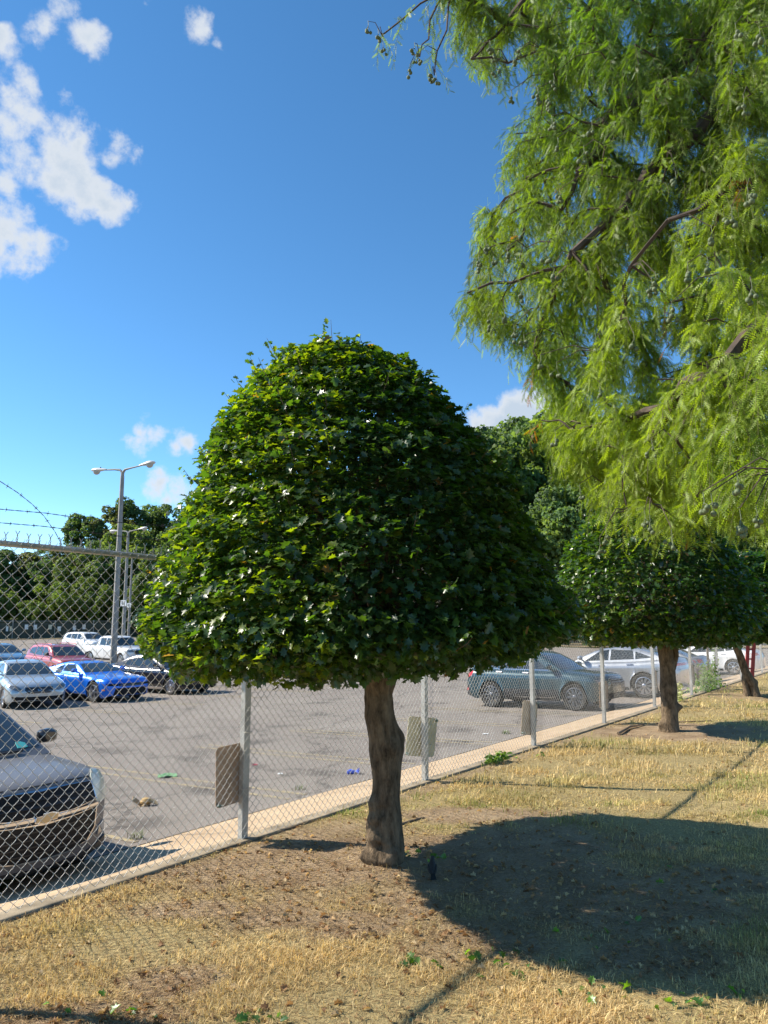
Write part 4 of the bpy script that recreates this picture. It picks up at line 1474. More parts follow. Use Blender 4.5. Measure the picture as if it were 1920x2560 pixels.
MAPV, MAPF = leaf_template('maple')
CLV, CLF = leaf_template('clump')
M_leaf = leaf_mat('clipped_tree_leaf', .36, .36, .6, tcol=(4.0, 4.1, .45))
M_far = leaf_mat('far_leaf', .5, .6, .3, tcol=(1.8, 1.7, .6))
M_bark, t_, b_ = new_mat('bark')
b_.inputs['Roughness'].default_value = .95; b_.inputs['Specular IOR Level'].default_value = .2
tcn = t_.nodes.new('ShaderNodeTexCoord')
mpn = t_.nodes.new('ShaderNodeMapping'); mpn.inputs['Scale'].default_value = (1, 1, .35)
t_.links.new(tcn.outputs['Object'], mpn.inputs[0])
na = t_.nodes.new('ShaderNodeTexNoise'); na.inputs['Scale'].default_value = 20; na.inputs['Detail'].default_value = 10; na.inputs['Roughness'].default_value = .7
nb_ = t_.nodes.new('ShaderNodeTexNoise'); nb_.inputs['Scale'].default_value = 60; nb_.inputs['Detail'].default_value = 8
t_.links.new(mpn.outputs[0], na.inputs['Vector']); t_.links.new(mpn.outputs[0], nb_.inputs['Vector'])
r = t_.nodes.new('ShaderNodeValToRGB')
r.color_ramp.elements[0].position = .32; r.color_ramp.elements[0].color = (.032, .022, .014, 1)
r.color_ramp.elements[1].position = .68; r.color_ramp.elements[1].color = (.27, .195, .125, 1)
t_.links.new(na.outputs[0], r.inputs[0]); t_.links.new(r.outputs[0], b_.inputs['Base Color'])
bp1 = t_.nodes.new('ShaderNodeBump'); bp1.inputs['Strength'].default_value = 1.0; bp1.inputs['Distance'].default_value = .03
bp2 = t_.nodes.new('ShaderNodeBump'); bp2.inputs['Strength'].default_value = .8; bp2.inputs['Distance'].default_value = .008
t_.links.new(na.outputs[0], bp1.inputs['Height']); t_.links.new(nb_.outputs[0], bp2.inputs['Height'])
t_.links.new(bp1.outputs[0], bp2.inputs['Normal']); t_.links.new(bp2.outputs[0], b_.inputs['Normal'])


def trunk_mesh(path, radii, parent, name='trunk', knots=(), n=48, seg=110, rough=.07, seed=0.0, flare=0.0, fl_h=.15):
    """lumpy trunk: path and radii at matching heights, knots = (frac, angle, size, bulge)"""
    path = [Vector(p) for p in path]
    k = len(path)
    fr = np.linspace(0, 1, k)
    u = np.linspace(0, 1, seg)
    cx = np.interp(u, fr, [p.x for p in path]); cy = np.interp(u, fr, [p.y for p in path]); cz = np.interp(u, fr, [p.z for p in path])
    ker = np.ones(7)/7
    if k < 60:
        for c in (cx, cy):
            c[3:-3] = np.convolve(c, ker, 'valid')
    rr = np.interp(u, fr, radii)
    th = np.linspace(0, 2*PI, n, endpoint=False)
    R = rr[:, None]*np.ones(n)[None]
    P3 = np.stack([np.cos(th)[None]*R+seed, np.sin(th)[None]*R, cz[:, None]*np.ones(n)[None]], -1)
    Ps_ = P3*np.array([1, 1, .3])
    R = R*(1+.016*snoise(Ps_, 75.0)+.012*snoise(Ps_+3, 130.0))
    R = R*(1+rough*snoise(P3, 7.0)+rough*.5*snoise(P3, 22.0)*.6)
    hh = np.clip(1-(cz-cz[0])/fl_h, 0, 1)[:, None]
    R = R*(1+flare*hh**1.6*(1+.35*np.cos(3*th+seed)+.3*np.cos(5*th+1+seed))[None])
    for (kf, ka, ks, kb) in knots:
        dz = (cz[:, None]-np.interp(kf, u, cz))
        da = np.angle(np.exp(1j*(th[None]-ka)))*rr[:, None]
        R = R+kb*np.exp(-(dz**2+da**2)/(ks*ks))
    X = cx[:, None]+np.cos(th)[None]*R; Y = cy[:, None]+np.sin(th)[None]*R; Z = cz[:, None]+0*R
    V = np.stack([X, Y, Z], -1).reshape(-1, 3)
    i = np.arange(seg-1)[:, None]*n+np.arange(n)[None]; j = np.arange(seg-1)[:, None]*n+(np.arange(n)[None]+1) % n
    F = np.stack([i, j, j+n, i+n], -1).reshape(-1, 4)
    return np_mesh(name, V, F, M_bark, parent, smooth=True)


def dome_crown(root, prof, nleaf, size, seed, lean=(0, 0), fol_col=(.030, .062, .018), squash=(1, 1), sprigs=70, tmpl=(MAPV, MAPF), name='crown', mat=None, yfrac=.10, tilt=0.0):
    """clipped crown.  prof: (z, r, cx) from bottom to top."""
    g = np.random.default_rng(seed)
    zs = np.array([p[0] for p in prof]); rs = np.array([p[1] for p in prof]); cxs = np.array([p[2] for p in prof])
    # surface-area weighted sampling along the profile (sides + flat underside)
    zz = np.linspace(zs[0], zs[-1], 200); rr = np.interp(zz, zs, rs)
    dl = np.hypot(np.gradient(rr), np.gradient(zz)); w = rr*dl+1e-4; cw = np.cumsum(w)/w.sum()
    nb = int(nleaf*.14)
    ns_ = nleaf-nb
    u = g.random(ns_); z = np.interp(u, cw, zz)
    th = g.uniform(0, 2*PI, ns_)
    r = np.interp(z, zs, rs)
    slope = np.interp(z, zz, -np.gradient(rr)/np.gradient(zz))
    nout = np.stack([np.cos(th), np.sin(th), np.clip(slope, -1, 3)], -1); nout /= np.linalg.norm(nout, axis=1)[:, None]
    P0 = np.stack([np.cos(th)*r, np.sin(th)*r, z], -1)
    shelves = snoise(np.stack([np.cos(th)*r*1.2+seed, np.sin(th)*r*1.2, z*4.2+r*1.5], -1), 4.2)*.036+snoise(P0+seed, 12)*.026-.02
    shelves = shelves+.026*np.sin(z*2*PI/.17+2.6*snoise(P0+seed*2, 2.2)+1.5*np.sin(th*3))
    depth = g.random(ns_)**1.6*.24
    P0 = P0+nout*(shelves-depth)[:, None]+g.normal(0, .012, (ns_, 3))
    # underside
    q = np.sqrt(g.random(nb)); tb = g.uniform(0, 2*PI, nb)
    Pb = np.stack([np.cos(tb)*q*rs[0], np.sin(tb)*q*rs[0], zs[0]+g.uniform(-.06, .16, nb)+.05*(1-q)], -1)
    nbm = np.stack([np.cos(tb)*.4, np.sin(tb)*.4, -.3+0*tb], -1)+g.normal(0, .5, (nb, 3))
    P = np.concatenate([P0, Pb])
    nrm = np.concatenate([nout*.34+np.array([0, 0, .80])+g.normal(0, .40, (ns_, 3)), nbm])
    # leaf tips point down and outwards
    tip = np.concatenate([nout*.9, nbm*.2])+np.array([0, 0, -.45])+g.normal(0, .45, (nleaf, 3))
    S = size*g.uniform(.5, 1.25, nleaf)
    V, F = [], []
    # free sprigs breaking the outline
    Ps, Ns, Ts, Ss = [], [], [], []
    tw = MB()
    for i in range(sprigs):
        zf = g.random()**.8
        z1 = zs[0]+.1+(zs[-1]-zs[0]-.12)*zf; t1 = g.uniform(0, 2*PI)
        r1 = np.interp(z1, zs, rs)
        o = Vector((math.cos(t1)*r1*squash[0]+np.interp(z1, zs, cxs), math.sin(t1)*r1*squash[1], z1))
        cxo = float(np.interp(z1, zs, cxs))
        d = Vector((math.cos(t1)*.7, math.sin(t1)*.7, .2+.8*zf+g.uniform(-.3, .3))).normalized()
        Ln = g.uniform(.04, .14)
        tip_ = o+d*Ln+Vector((0, 0, .02))
        tw.tube([o-d*.1, o+d*Ln*.5, tip_], [.003, .002, .001], 3)
        m = int(4+Ln*26)
        for j in range(m):
            f = (j+1)/m
            Ps.append(o-Vector((cxo, 0, 0))+d*Ln*f+Vector(g.normal(0, .014, 3))); Ns.append(Vector(g.normal(0, .6, 3))+Vector((0, 0, .6))+d*.2)
            Ts.append(d*.5+Vector(g.normal(0, .6, 3))); Ss.append(size*g.uniform(.4, .8))
    if sprigs:
        P = np.concatenate([P, np.array(Ps)]); nrm = np.concatenate([nrm, np.array(Ns)]); tip = np.concatenate([tip, np.array(Ts)]); S = np.concatenate([S, Ss])
    P[:, 2] += tilt*np.clip(1-(P[:, 2]-zs[0])/.55, 0, 1)*np.clip(P[:, 0]/rs[0]+.1, 0, 1)
    P[:, 0] = P[:, 0]*squash[0]+np.interp(P[:, 2], zs, cxs); P[:, 1] = P[:, 1]*squash[1]
    V, F = scatter(tmpl[0], tmpl[1], rotmats(nrm, tip), P, S)
    n = len(P)
    b = g.random(n)
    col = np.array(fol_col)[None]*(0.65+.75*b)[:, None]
    yel = g.random(n) < .012+yfrac*((P[:, 0] < -.25)+.5*(P[:, 2] > zs[0]+.8*(zs[-1]-zs[0])))  # sunlight put into leaf colour: more yellow leaves on the left and top
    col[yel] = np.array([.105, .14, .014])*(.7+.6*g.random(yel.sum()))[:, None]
    brn = g.random(n) < .006
    col[brn] = np.array([.18, .10, .035])
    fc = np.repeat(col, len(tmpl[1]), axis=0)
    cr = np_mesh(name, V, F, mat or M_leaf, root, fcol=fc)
    # inner branches
    for i in range(46):
        t1 = g.uniform(0, 2*PI); z1 = zs[0]+(zs[-1]-zs[0])*g.uniform(.05, .9); r1 = np.interp(z1, zs, rs)*g.uniform(.75, .93)
        e_ = Vector((math.cos(t1)*r1*squash[0]+np.interp(z1, zs, cxs), math.sin(t1)*r1*squash[1], z1))
        s_ = Vector((cxs[0]*.3, 0, zs[0]-.02+.3*g.random()))
        mid_ = s_.lerp(e_, .5)+Vector((0, 0, .12))
        tw.tube([s_, mid_, e_], [.022, .012, .004], 5)
    tw.build('branches', M_bark, root, smooth=True)
    return cr


def prof_from_px(D, rows, X0):
    """rows: (y, xl, xr) silhouette of the crown; gives (z, r, cx) relative to trunk x X0"""
    o = []
    for (y, xl, xr) in rows:
        b = ray(960, y)[1]
        al, ar_ = ray(xl, y)[0]*D, ray(xr, y)[0]*D
        o.append((CAMH+b*D, (ar_-al)/2, (ar_+al)/2-X0))
    return o


D1 = TP[0].y
root = empty('clipped_tree', TP[0])
tag(root, 'large clipped dome tree with a knotted dark trunk in the centre foreground', 'tree')
rows1 = [(1662, 440, 1340), (1640, 395, 1385), (1600, 362, 1440), (1560, 368, 1432), (1500, 400, 1412), (1430, 415, 1378), (1360, 440, 1345), (1300, 470, 1312), (1220, 490, 1268), (1150, 512, 1238), (1080, 540, 1172), (1010, 592, 1120), (960, 636, 1075), (920, 678, 1030), (895, 722, 978), (880, 762, 925), (872, 800, 865), (869, 825, 840)]
prof1 = prof_from_px(D1-.05, rows1, 0.0)
dome_crown(root, prof1, 76000, .060, 3, sprigs=90, yfrac=.27, tilt=.10, squash=(1, 1.06))
# trunk from the photographed outline
tr = [(2178, 902, 1020), (2160, 915, 1011), (2140, 904, 1015), (2110, 919, 1011), (2080, 918, 1007), (2060, 914, 1006), (2020, 926, 1004), (1950, 928, 1003), (1900, 922, 1007), (1875, 919, 1012), (1850, 920, 1006), (1820, 914, 996), (1790, 907, 990), (1774, 908, 987), (1735, 912, 983), (1700, 904, 994), (1670, 896, 1004), (1620, 884, 1016)]
pth = []; rad = []
for (y, xl, xr) in tr:
    b = ray(960, y)[1]; al, ar_ = ray(xl, y)[0]*D1, ray(xr, y)[0]*D1
    pth.append(((al+ar_)/2, 0, max(-.06, CAMH+b*D1))); rad.append((ar_-al)/2)
pth.sort(key=lambda p: p[2])
rad = rad if pth[0][2] <= pth[-1][2] and tr[0][0] > tr[-1][0] else rad[::-1]
# resample by height evenly
zz_ = np.array([p[2] for p in pth]); ze = np.linspace(zz_[0], zz_[-1], 90)
px_ = np.interp(ze, zz_, [p[0] for p in pth]); re_ = np.interp(ze, zz_, rad)
trunk_mesh([(x, 0, z) for x, z in zip(px_, ze)], list(re_*.93), root, n=96, seg=220, rough=.06, seed=2.0,
           knots=[(.56, -1.2, .05, .022), (.60, .1, .06, .028), (.30, 3.6, .05, .03), (.16, 3.9, .05, .035), (.14, 4.6, .035, .022), (.78, 3.3, .05, .012), (.20, 4.2, .03, -.03), (.28, 4.4, .03, -.02), (.07, 3.4, .06, .03), (.42, 5, .05, .01), (.9, 1, .07, .02), (.07, 4.9, .04, .02), (.13, 4.4, .025, -.035), (.10, 5.2, .03, .025), (.24, 3.9, .03, .025)], flare=.06, fl_h=.10)
for (ex, ez, r0) in ((-.35, 1.75, .07), (.30, 1.8, .075), (-.05, 1.95, .07)):
    mb = MB(); mb.tube([(px_[-1]*1, 0, ze[-1]-.22), (ex*.45, .04, ze[-1]-.02), (ex, .1*ex, ez)], [r0, r0*.8, r0*.5], 12); mb.build('limb', M_bark, root, smooth=True)

# second tree
D2 = TP[1].y
root = empty('clipped_tree', TP[1])
tag(root, 'second clipped dome tree at the right with a side shoot on its trunk', 'tree')
rows2 = [(1605, 1470, 1840), (1580, 1425, 1880), (1540, 1400, 1895), (1480, 1388, 1880), (1420, 1400, 1850), (1360, 1425, 1815), (1310, 1455, 1775), (1275, 1500, 1725), (1255, 1550, 1670), (1248, 1600, 1620)]
prof2 = prof_from_px(D2-.05, rows2, TP[1].x)
dome_crown(root, prof2, 24000, .085, 5, sprigs=60, fol_col=(.029, .062, .017), squash=(1, .97))
s2 = D2/FPX/1.01
def pxz(x, y, D, X0, z0=0): 
    a, b = ray(x, y)
    return (a*D-X0, 0, CAMH+b*D-z0)
pt2 = [pxz(x, y, D2, TP[1].x) for x, y in [(1675, 1838), (1675, 1800), (1672, 1760), (1672, 1720), (1668, 1660), (1660, 1600), (1655, 1550)]]
trunk_mesh(pt2, [.14, .115, .112, .11, .105, .112, .12], root, seed=5.0, knots=[(.30, 0.1, .05, .09), (.12, 3.3, .06, .05), (.5, 3, .08, .015)], flare=.3, fl_h=.15)
mb = MB(); q = [pxz(x, y, D2, TP[1].x) for x, y in [(1670, 1700), (1682, 1670), (1689, 1640), (1687, 1605), (1680, 1560)]]
mb.tube(q, [.05, .045, .045, .045, .03], 10); mb.build('side_limb', M_bark, root, smooth=True)

# third, leaning
D3 = TP[2].y
root = empty('clipped_tree', TP[2])
tag(root, 'third clipped tree with a leaning trunk forked at its foot, beside the red ladder', 'tree')
rows3 = [(1600, 1720, 1985), (1580, 1700, 2010), (1540, 1695, 2015), (1480, 1710, 2000), (1430, 1730, 1975), (1390, 1770, 1930), (1375, 1815, 1885)]
prof3 = prof_from_px(D3-.05, rows3, TP[2].x)
dome_crown(root, prof3, 15000, .11, 9, sprigs=40, fol_col=(.022, .058, .013))
q = [pxz(x, y, D3, TP[2].x) for x, y in [(1890, 1752), (1884, 1720), (1874, 1700), (1862, 1675), (1850, 1640), (1838, 1610), (1830, 1570)]]
trunk_mesh(q, [.12, .09, .11, .085, .075, .075, .09], root, seed=8.0, knots=[(.3, 0, .06, .05)], flare=.35, fl_h=.15)
q = [pxz(x, y, D3, TP[2].x) for x, y in [(1868, 1752), (1866, 1725), (1860, 1700), (1862, 1680)]]
trunk_mesh(q, [.09, .06, .055, .04], root, name='forked_stem', seed=9.0, flare=.35, fl_h=.12, n=20, seg=30)

# fourth
root = empty('clipped_tree', TP[3])
tag(root, 'fourth clipped round tree, bright and small at the right edge', 'tree')
D4 = TP[3].y
prof4 = [(1.25, 1.05, 0), (1.35, 1.3, 0), (1.6, 1.4, 0), (2.1, 1.35, 0), (2.6, 1.15, 0), (3.0, .8, 0), (3.2, .45, 0), (3.27, .1, 0)]
dome_crown(root, prof4, 11000, .13, 11, sprigs=30, fol_col=(.036, .085, .018))
trunk_mesh([(0, 0, -.05), (.02, 0, .5), (-.04, 0, 1.0), (0, 0, 1.5)], [.14, .11, .10, .11], root, seed=12.0, flare=.3)

# red ladder against the third tree and a yellow tape beyond it
M_redl = pm('red_fibreglass', (.45, .035, .03), .45, noise=(6, .2))
M_alu = pm('aluminium_rung', (.5, .5, .5), .35, metal=.8)
la = empty('ladder', (0, 0, 0))
tag(la, 'red ladder standing behind the leaning trunk, under the third clipped crown', 'ladder')
DL = D3+1.2
def pp(x, y, D=DL): return at(x, y, D)
lb, lt = pp(1864, 1713), pp(1872, 1560)
rb, rt = pp(1878, 1722), pp(1888, 1560)
zl = .0
lb.z = 0; rb.z = 0
la.location = lb
for a_, b_ in ((lb, lt), (rb, rt)):
    d = (b_-a_); L_ = d.length
    mb = MB()
    M = d.to_track_quat('Z', 'Y').to_matrix()
    mb.box((a_+b_)/2-lb, (.03, .075, L_), M)
    mb.build('rail', M_redl, la)
for k in range(7):
    f = (k+.35)/7
    p, q_ = lb.lerp(lt, f)-lb, rb.lerp(rt, f)-lb
    mb = MB(); mb.tube([p, q_], .017, 8); mb.build('rung', M_redl, la, smooth=True)
M_yel = pm('yellow_plastic', (.75, .62, .06), .5)
p, q_ = at(1884, 1592, DL+1.0), at(1990, 1606, DL+2.5)
mb = MB()
vs = []
for k in range(13):
    c = p.lerp(q_, k/12)+Vector((0, .02*math.sin(k), -.10*math.sin(PI*k/12)))-p
    vs += [c+Vector((0, 0, .055)), c+Vector((0, .01, -.055))]
mb.add(vs, [(2*k, 2*k+1, 2*k+3, 2*k+2) for k in range(12)])
o = mb.build('barrier_tape', M_yel); o.location = p
tag(o, 'yellow tape stretched from behind the ladder to the right edge', 'tape')

# ------------------------------------------------------------------ woodland behind the lot
def blob_tree(seed, H, Wd, col, nleaf=9000, lsize=.5, trunkh=.18):
    """returns mesh data of a crown and a trunk for a free-grown tree standing at the origin"""
    g = np.random.default_rng(seed)
    blobs = []
    for i in range(64):
        f = g.random()
        z = H*(trunkh+.02+(.93-trunkh)*f)
        env = Wd/2*math.sin(PI*min(1, .22+.78*(1-f)**.75))**.8*(1.0)
        a = g.uniform(0, 2*PI); r = env*g.random()**.5*.85
        blobs.append((math.cos(a)*r, math.sin(a)*r, z, Wd*g.uniform(.065, .15)))
    blobs = np.array(blobs)
    idx = g.choice(len(blobs), nleaf, p=blobs[:, 3]**2/(blobs[:, 3]**2).sum())
    d = g.normal(size=(nleaf, 3)); d[:, 2] += .35; d /= np.linalg.norm(d, axis=1)[:, None]
    rr = blobs[idx, 3]*(1-.35*g.random(nleaf)**2)
    P = blobs[idx, :3]+d*rr[:, None]*np.array([1, 1, .82])
    P += g.normal(0, .02*Wd, (nleaf, 3))*(g.random(nleaf) < .15)[:, None]
    nrm = d*.8+np.array([0, 0, .4])+g.normal(0, .5, (nleaf, 3))
    V, F = scatter(CLV, CLF, rotmats(nrm, g.normal(size=(nleaf, 3))), P, lsize*g.uniform(.5, 1.2, nleaf))
    tone = (.75+.5*g.random(len(blobs)))[idx]*(.7+.6*g.random(nleaf))
    colr = np.array(col)[None]*tone[:, None]
    fc = np.repeat(colr, len(CLF), axis=0)
    root = empty('woodland_tree', (0, 0, 0))
    np_mesh('crown', V, F, M_far, root, fcol=fc)
    mb = MB()
    mb.tube([(0, 0, -.6), (.1, 0, H*.2), (-.1, .1, H*.45), (.1, 0, H*.8)], [H*.022, H*.018, H*.013, H*.004], 8)
    for i in range(12):
        b = blobs[g.integers(len(blobs))]
        mb.tube([(0, 0, b[2]*.55), (b[0]*.5, b[1]*.5, b[2]*.82), (b[0], b[1], b[2])], [H*.010, H*.006, H*.002], 5)
    mb.build('trunk', M_bark, root, smooth=True)
    return root, H


specs = [(21, 14, 10, (.11, .18, .065)), (22, 16, 11, (.10, .165, .065)), (23, 12, 10, (.13, .19, .06)), (24, 18, 12, (.105, .17, .065)), (25, 9, 9, (.12, .18, .05)), (26, 15, 9, (.12, .145, .065))]
protos = []
for s in specs:
    protos.append(blob_tree(*s, nleaf=9500, lsize=.52 if s[1] > 10 else .42))


used = set()
def woodtree(k, x, y, sc_, rz, label, top=None):
    r0, H = protos[k]
    if k in used:
        r = r0.copy(); C.objects.link(r)
        for ch in r0.children:
            c = ch.copy(); C.objects.link(c); c.parent = r
    else:
        r = r0; used.add(k)
    z = float(terr_z(np.array(x), np.array(y)))
    if top is not None: sc_ = max(.3, (top-z)/H*1.0)
    r.location = (x, y, z); r.scale = (sc_*random.uniform(.9, 1.15), sc_*random.uniform(.9, 1.15), sc_)
    r.rotation_euler = (0, 0, rz)
    tag(r, label, 'tree', 'trees rising behind the parking lot')


LAB = ['dark green broadleaf tree with a rounded crown behind the lot', 'deep green tall tree in the wood behind the lot', 'lighter green bushy tree at the foot of the wood', 'tall heavy crowned dark tree high on the wooded slope', 'low yellow green bushy tree behind the far fence', 'olive green tree with a thin brownish top in the wood']
# skyline of the wood: photo column -> row of the tree tops
SKX = [-500, -100, 0, 60, 110, 150, 180, 240, 300, 335, 400, 430, 480, 600, 800, 1000, 1160, 1200, 1260, 1300, 1400, 1500, 1600, 1800, 2000, 2500]
SKY = [1400, 1385, 1370, 1385, 1372, 1335, 1290, 1288, 1262, 1245, 1262, 1268, 1255, 1230, 1180, 1130, 1090, 1082, 1060, 1035, 1010, 1040, 1100, 1180, 1240, 1300]
def skyrow(x): return float(np.interp(x, SKX, SKY))
SEEN = {}
def where_is(x, row):
    if x < -30: w = 'beyond the left edge'
    elif x < 90: w = 'at the far left'
    elif x < 190: w = 'left of the lamps'
    elif x < 275: w = 'beside the nearest lamp'
    elif x < 360: w = 'behind the lamp posts'
    elif x < 480: w = 'left of the big crown'
    elif x < 1120: w = 'hidden behind the big crown'
    elif x < 1250: w = 'right of the big crown'
    elif x < 1400: w = 'between the two crowns'
    elif x < 1650: w = 'above the second crown'
    elif x < 1960: w = 'behind the cypress'
    else: w = 'beyond the right edge'
    return w
KIND = ['dark green rounded', 'deep green tall', 'light green bushy', 'heavy crowned dark', 'low yellow green', 'olive green']
def wood_label(k, x, row):
    return KIND[k]+' tree '+row+', '+where_is(x, row)
def back_tree(x, D, k, fracs, jitter, row):
    a, b = ray(x, 1552)
    r_ = 1552-(1552-skyrow(x))*fracs+random.uniform(-jitter, jitter)
    top = CAMH+ray(x, r_)[1]*D
    woodtree(k, a*D, D, 1, random.uniform(0, 6.28), wood_label(k, x, row), top=top)
for i, x in enumerate(range(-420, 2300, 78)):
    back_tree(x+random.uniform(-14, 14), 128+random.uniform(-5, 6), [1, 3, 0, 5, 1, 3][i % 6], 1.0, 6, 'on the skyline')
for i, x in enumerate(range(-380, 2300, 105)):
    back_tree(x+random.uniform(-20, 20), 116+random.uniform(-3, 3), [0, 5, 1, 2][i % 4], .80, 16, 'halfway up the wood')
for i, x in enumerate(range(-460, 2400, 84)):
    back_tree(x+random.uniform(-20, 20), 106+random.uniform(-2.5, 2.5), [2, 0, 4, 2, 1][i % 5], random.choice((.5, .62, .7)), 16, 'low in the wood')
for i, x in enumerate(range(-440, 2400, 62)):
    xx = x+random.uniform(-20, 20)
    if xx < -120 or 520 < xx < 1080 or xx > 2020: continue
    a = ray(xx, 1552)[0]
    Dd = 100+random.uniform(0, 2)
    woodtree(4, a*Dd, Dd, random.uniform(.45, .85), random.uniform(0, 6), wood_label(4, xx, 'behind the fence'))
for (x, y, D, k) in [(1390, 1190, 92, 1), (1330, 1300, 90, 2), (1450, 1240, 93, 0), (1760, 1330, 96, 1), (1900, 1370, 97, 4), (1600, 1280, 95, 3)]:
    a, b = ray(x, y)
    woodtree(k, a*D, D, 1, random.uniform(0, 6), wood_label(k, x, 'before the wood'), top=CAMH+b*D)

for (x, k, fr) in [(-70, 1, .97), (-15, 0, 1.0), (35, 5, .98), (85, 1, .93), (1215, 2, .95), (1290, 0, .9)]:
    back_tree(x, 110+random.uniform(0, 3), k, fr, 4, 'upright in the wood')

bylab = {}
for o in C.objects:
    if o.get('group') == 'trees rising behind the parking lot' and 'label' in o: bylab.setdefault(o['label'], []).append(o)
ORD = ['first', 'second', 'third', 'fourth', 'fifth', 'sixth', 'seventh', 'eighth']
for l_, os_ in bylab.items():
    if len(os_) > 1:
        os_.sort(key=lambda o: o.location.x/o.location.y)
        for i, o in enumerate(os_): o['label'] = l_+', '+(ORD[i] if i < 8 else 'last')+' from left'

# ------------------------------------------------------------------ bald cypress hanging in from the right
M_cyf = leaf_mat('cypress_needle', .40, .5, .35, tcol=(2.2, 2.3, .35))
M_cyb = pm('cypress_bark', (.085, .058, .042), .9, noise=(20, .5), bump=(30, .6, .006))
M_cone = pm('green_cone', (.12, .15, .065), .65, noise=(60, .3), bump=(70, 1.0, .003))
cyp = empty('bald_cypress', (4.3, 4.9, 0))
tag(cyp, 'bald cypress with feathery drooping foliage and green cones hanging in from the upper right', 'tree')
g = np.random.default_rng(77)
OUT = [(1120, -60), (1125, 40), (1150, 120), (1230, 175), (1285, 215), (1290, 300), (1275, 370), (1240, 480), (1195, 565), (1200, 650), (1150, 745), (1215, 815), (1300, 850), (1345, 930), (1372, 985), (1345, 1060), (1340, 1120), (1420, 1165), (1490, 1215), (1530, 1265), (1620, 1290), (1690, 1300), (1760, 1235), (1830, 1285), (1930, 1290), (2500, 1250), (2700, 300), (2600, -1300), (1500, -1300), (1150, -500)]
ox = np.array([p[0] for p in OUT], float); oy = np.array([p[1] for p in OUT], float)


def inside(px, py):
    c = np.zeros(len(px), bool)
    j = len(ox)-1
    for i in range(len(ox)):
        cond = ((oy[i] > py) != (oy[j] > py)) & (px < (ox[j]-ox[i])*(py-oy[i])/(oy[j]-oy[i]+1e-9)+ox[i])
        c ^= cond
        j = i
    return c


def depth0(px, py):
    sx = np.clip((px-1150)/770, 0, 1.4); sy = np.clip((py+200)/1500, 0, 1)
    return 5.0-1.1*sx-1.15*sx*sy


def rayv(px, py):
    u = (px-960)/FPX; v = (1280-py)/FPX
    cp, sp_ = math.cos(PITCH), math.sin(PITCH)
    F = cp-v*sp_; U = sp_+v*cp
    return u/F, U/F


NIN = 1050
px = g.uniform(1100, 2000, 4000); py = g.uniform(-150, 1330, 4000)
ok = inside(px, py)
px, py = px[ok][:NIN], py[ok][:NIN]
px2 = g.uniform(1150, 2650, 3000); py2 = g.uniform(-1250, 1280, 3000)
ok = inside(px2, py2) & ((px2 > 2000) | (py2 < -150))
px2, py2 = px2[ok][:300], py2[ok][:300]
px = np.concatenate([px, px2]); py = np.concatenate([py, py2])
D = depth0(px, py)+g.random(len(px))*1.9
a_, b_ = rayv(px, py)
NP_ = np.stack([a_*D, D, CAMH+b_*D], -1)
# limbs starting at the trunk
def limb(pts): return [at(x, y, d) for x, y, d in pts]
TRK = [Vector((4.3, 4.9, -.1)), Vector((4.3, 4.9, 2.5)), Vector((4.35, 4.95, 5)), Vector((4.3, 5.0, 8)), Vector((4.35, 5.0, 11.5))]
limbs = [
    [TRK[1].lerp(TRK[2], .9)]+limb([(2050, 60, 4.8), (1900, 20, 4.7), (1750, 105, 4.7), (1620, 235, 4.7), (1540, 330, 4.6), (1440, 430, 4.6)]),
    [TRK[1].lerp(TRK[2], .7)]+limb([(2080, 130, 4.5), (1900, 170, 4.4), (1790, 275, 4.4), (1650, 400, 4.4), (1560, 520, 4.3), (1440, 640, 4.3)]),
    [TRK[1].lerp(TRK[2], .3)]+limb([(2100, 320, 3.9), (1920, 440, 3.7), (1800, 470, 3.7), (1680, 560, 3.7), (1580, 650, 3.9)]),
    [TRK[1]]+limb([(2200, 700, 3.8), (1960, 800, 3.5), (1860, 840, 3.4), (1760, 950, 3.5)]),
    [TRK[2].lerp(TRK[3], .3)]+limb([(2000, -250, 5.2), (1700, -200, 5.2), (1400, -60, 5.2), (1250, 60, 5.1), (1180, 150, 5.0)]),
    [TRK[2].lerp(TRK[3], .6)]+limb([(2300, -700, 5.2), (1800, -700, 5.6)]),
    [TRK[0].lerp(TRK[1], .85)]+limb([(2300, 1000, 3.0), (2100, 1050, 2.9)]),
    limb([(1220, 20, 5.0), (1130, -20, 5.0), (1060, 8, 4.95), (1000, 50, 4.95), (958, 80, 4.95), (945, 95, 4.95)]),
    limb([(1130, -20, 5.0), (1100, 10, 5.0), (1075, 90, 5.0), (1048, 150, 5.0)]),
    limb([(1130, -20, 5.0), (1112, 20, 5.0), (1100, 110, 5.0), (1085, 185, 5.0)]),
]
nodes = []; par = []
for k, p in enumerate(TRK):
    nodes.append(p); par.append(k-1)
for L_ in limbs:
    base = min(range(len(nodes)), key=lambda i: (nodes[i]-L_[0]).length)
    nodes.append(L_[0]); par.append(base)
    for p in L_[1:]:
        # add in-between nodes so twigs can leave anywhere
        q0 = nodes[-1]
        k = max(1, int((p-q0).length/.22))
        for j in range(1, k+1):
            nodes.append(q0.lerp(p, j/k)+Vector(g.normal(0, .02, 3))); par.append(len(nodes)-2)
nroot = len(nodes)
NA = np.array([tuple(v) for v in nodes]+[tuple(v) for v in NP_])
PARENT = np.full(len(NA), -1); PARENT[:nroot] = par
cost = np.full(len(NA), 1e9)
cost[:nroot] = [(n_-nodes[0]).length*.3 for n_ in nodes]
inn = np.zeros(len(NA), bool); inn[:nroot] = True
best = np.full(len(NA), 1e9); bp_ = np.zeros(len(NA), int)
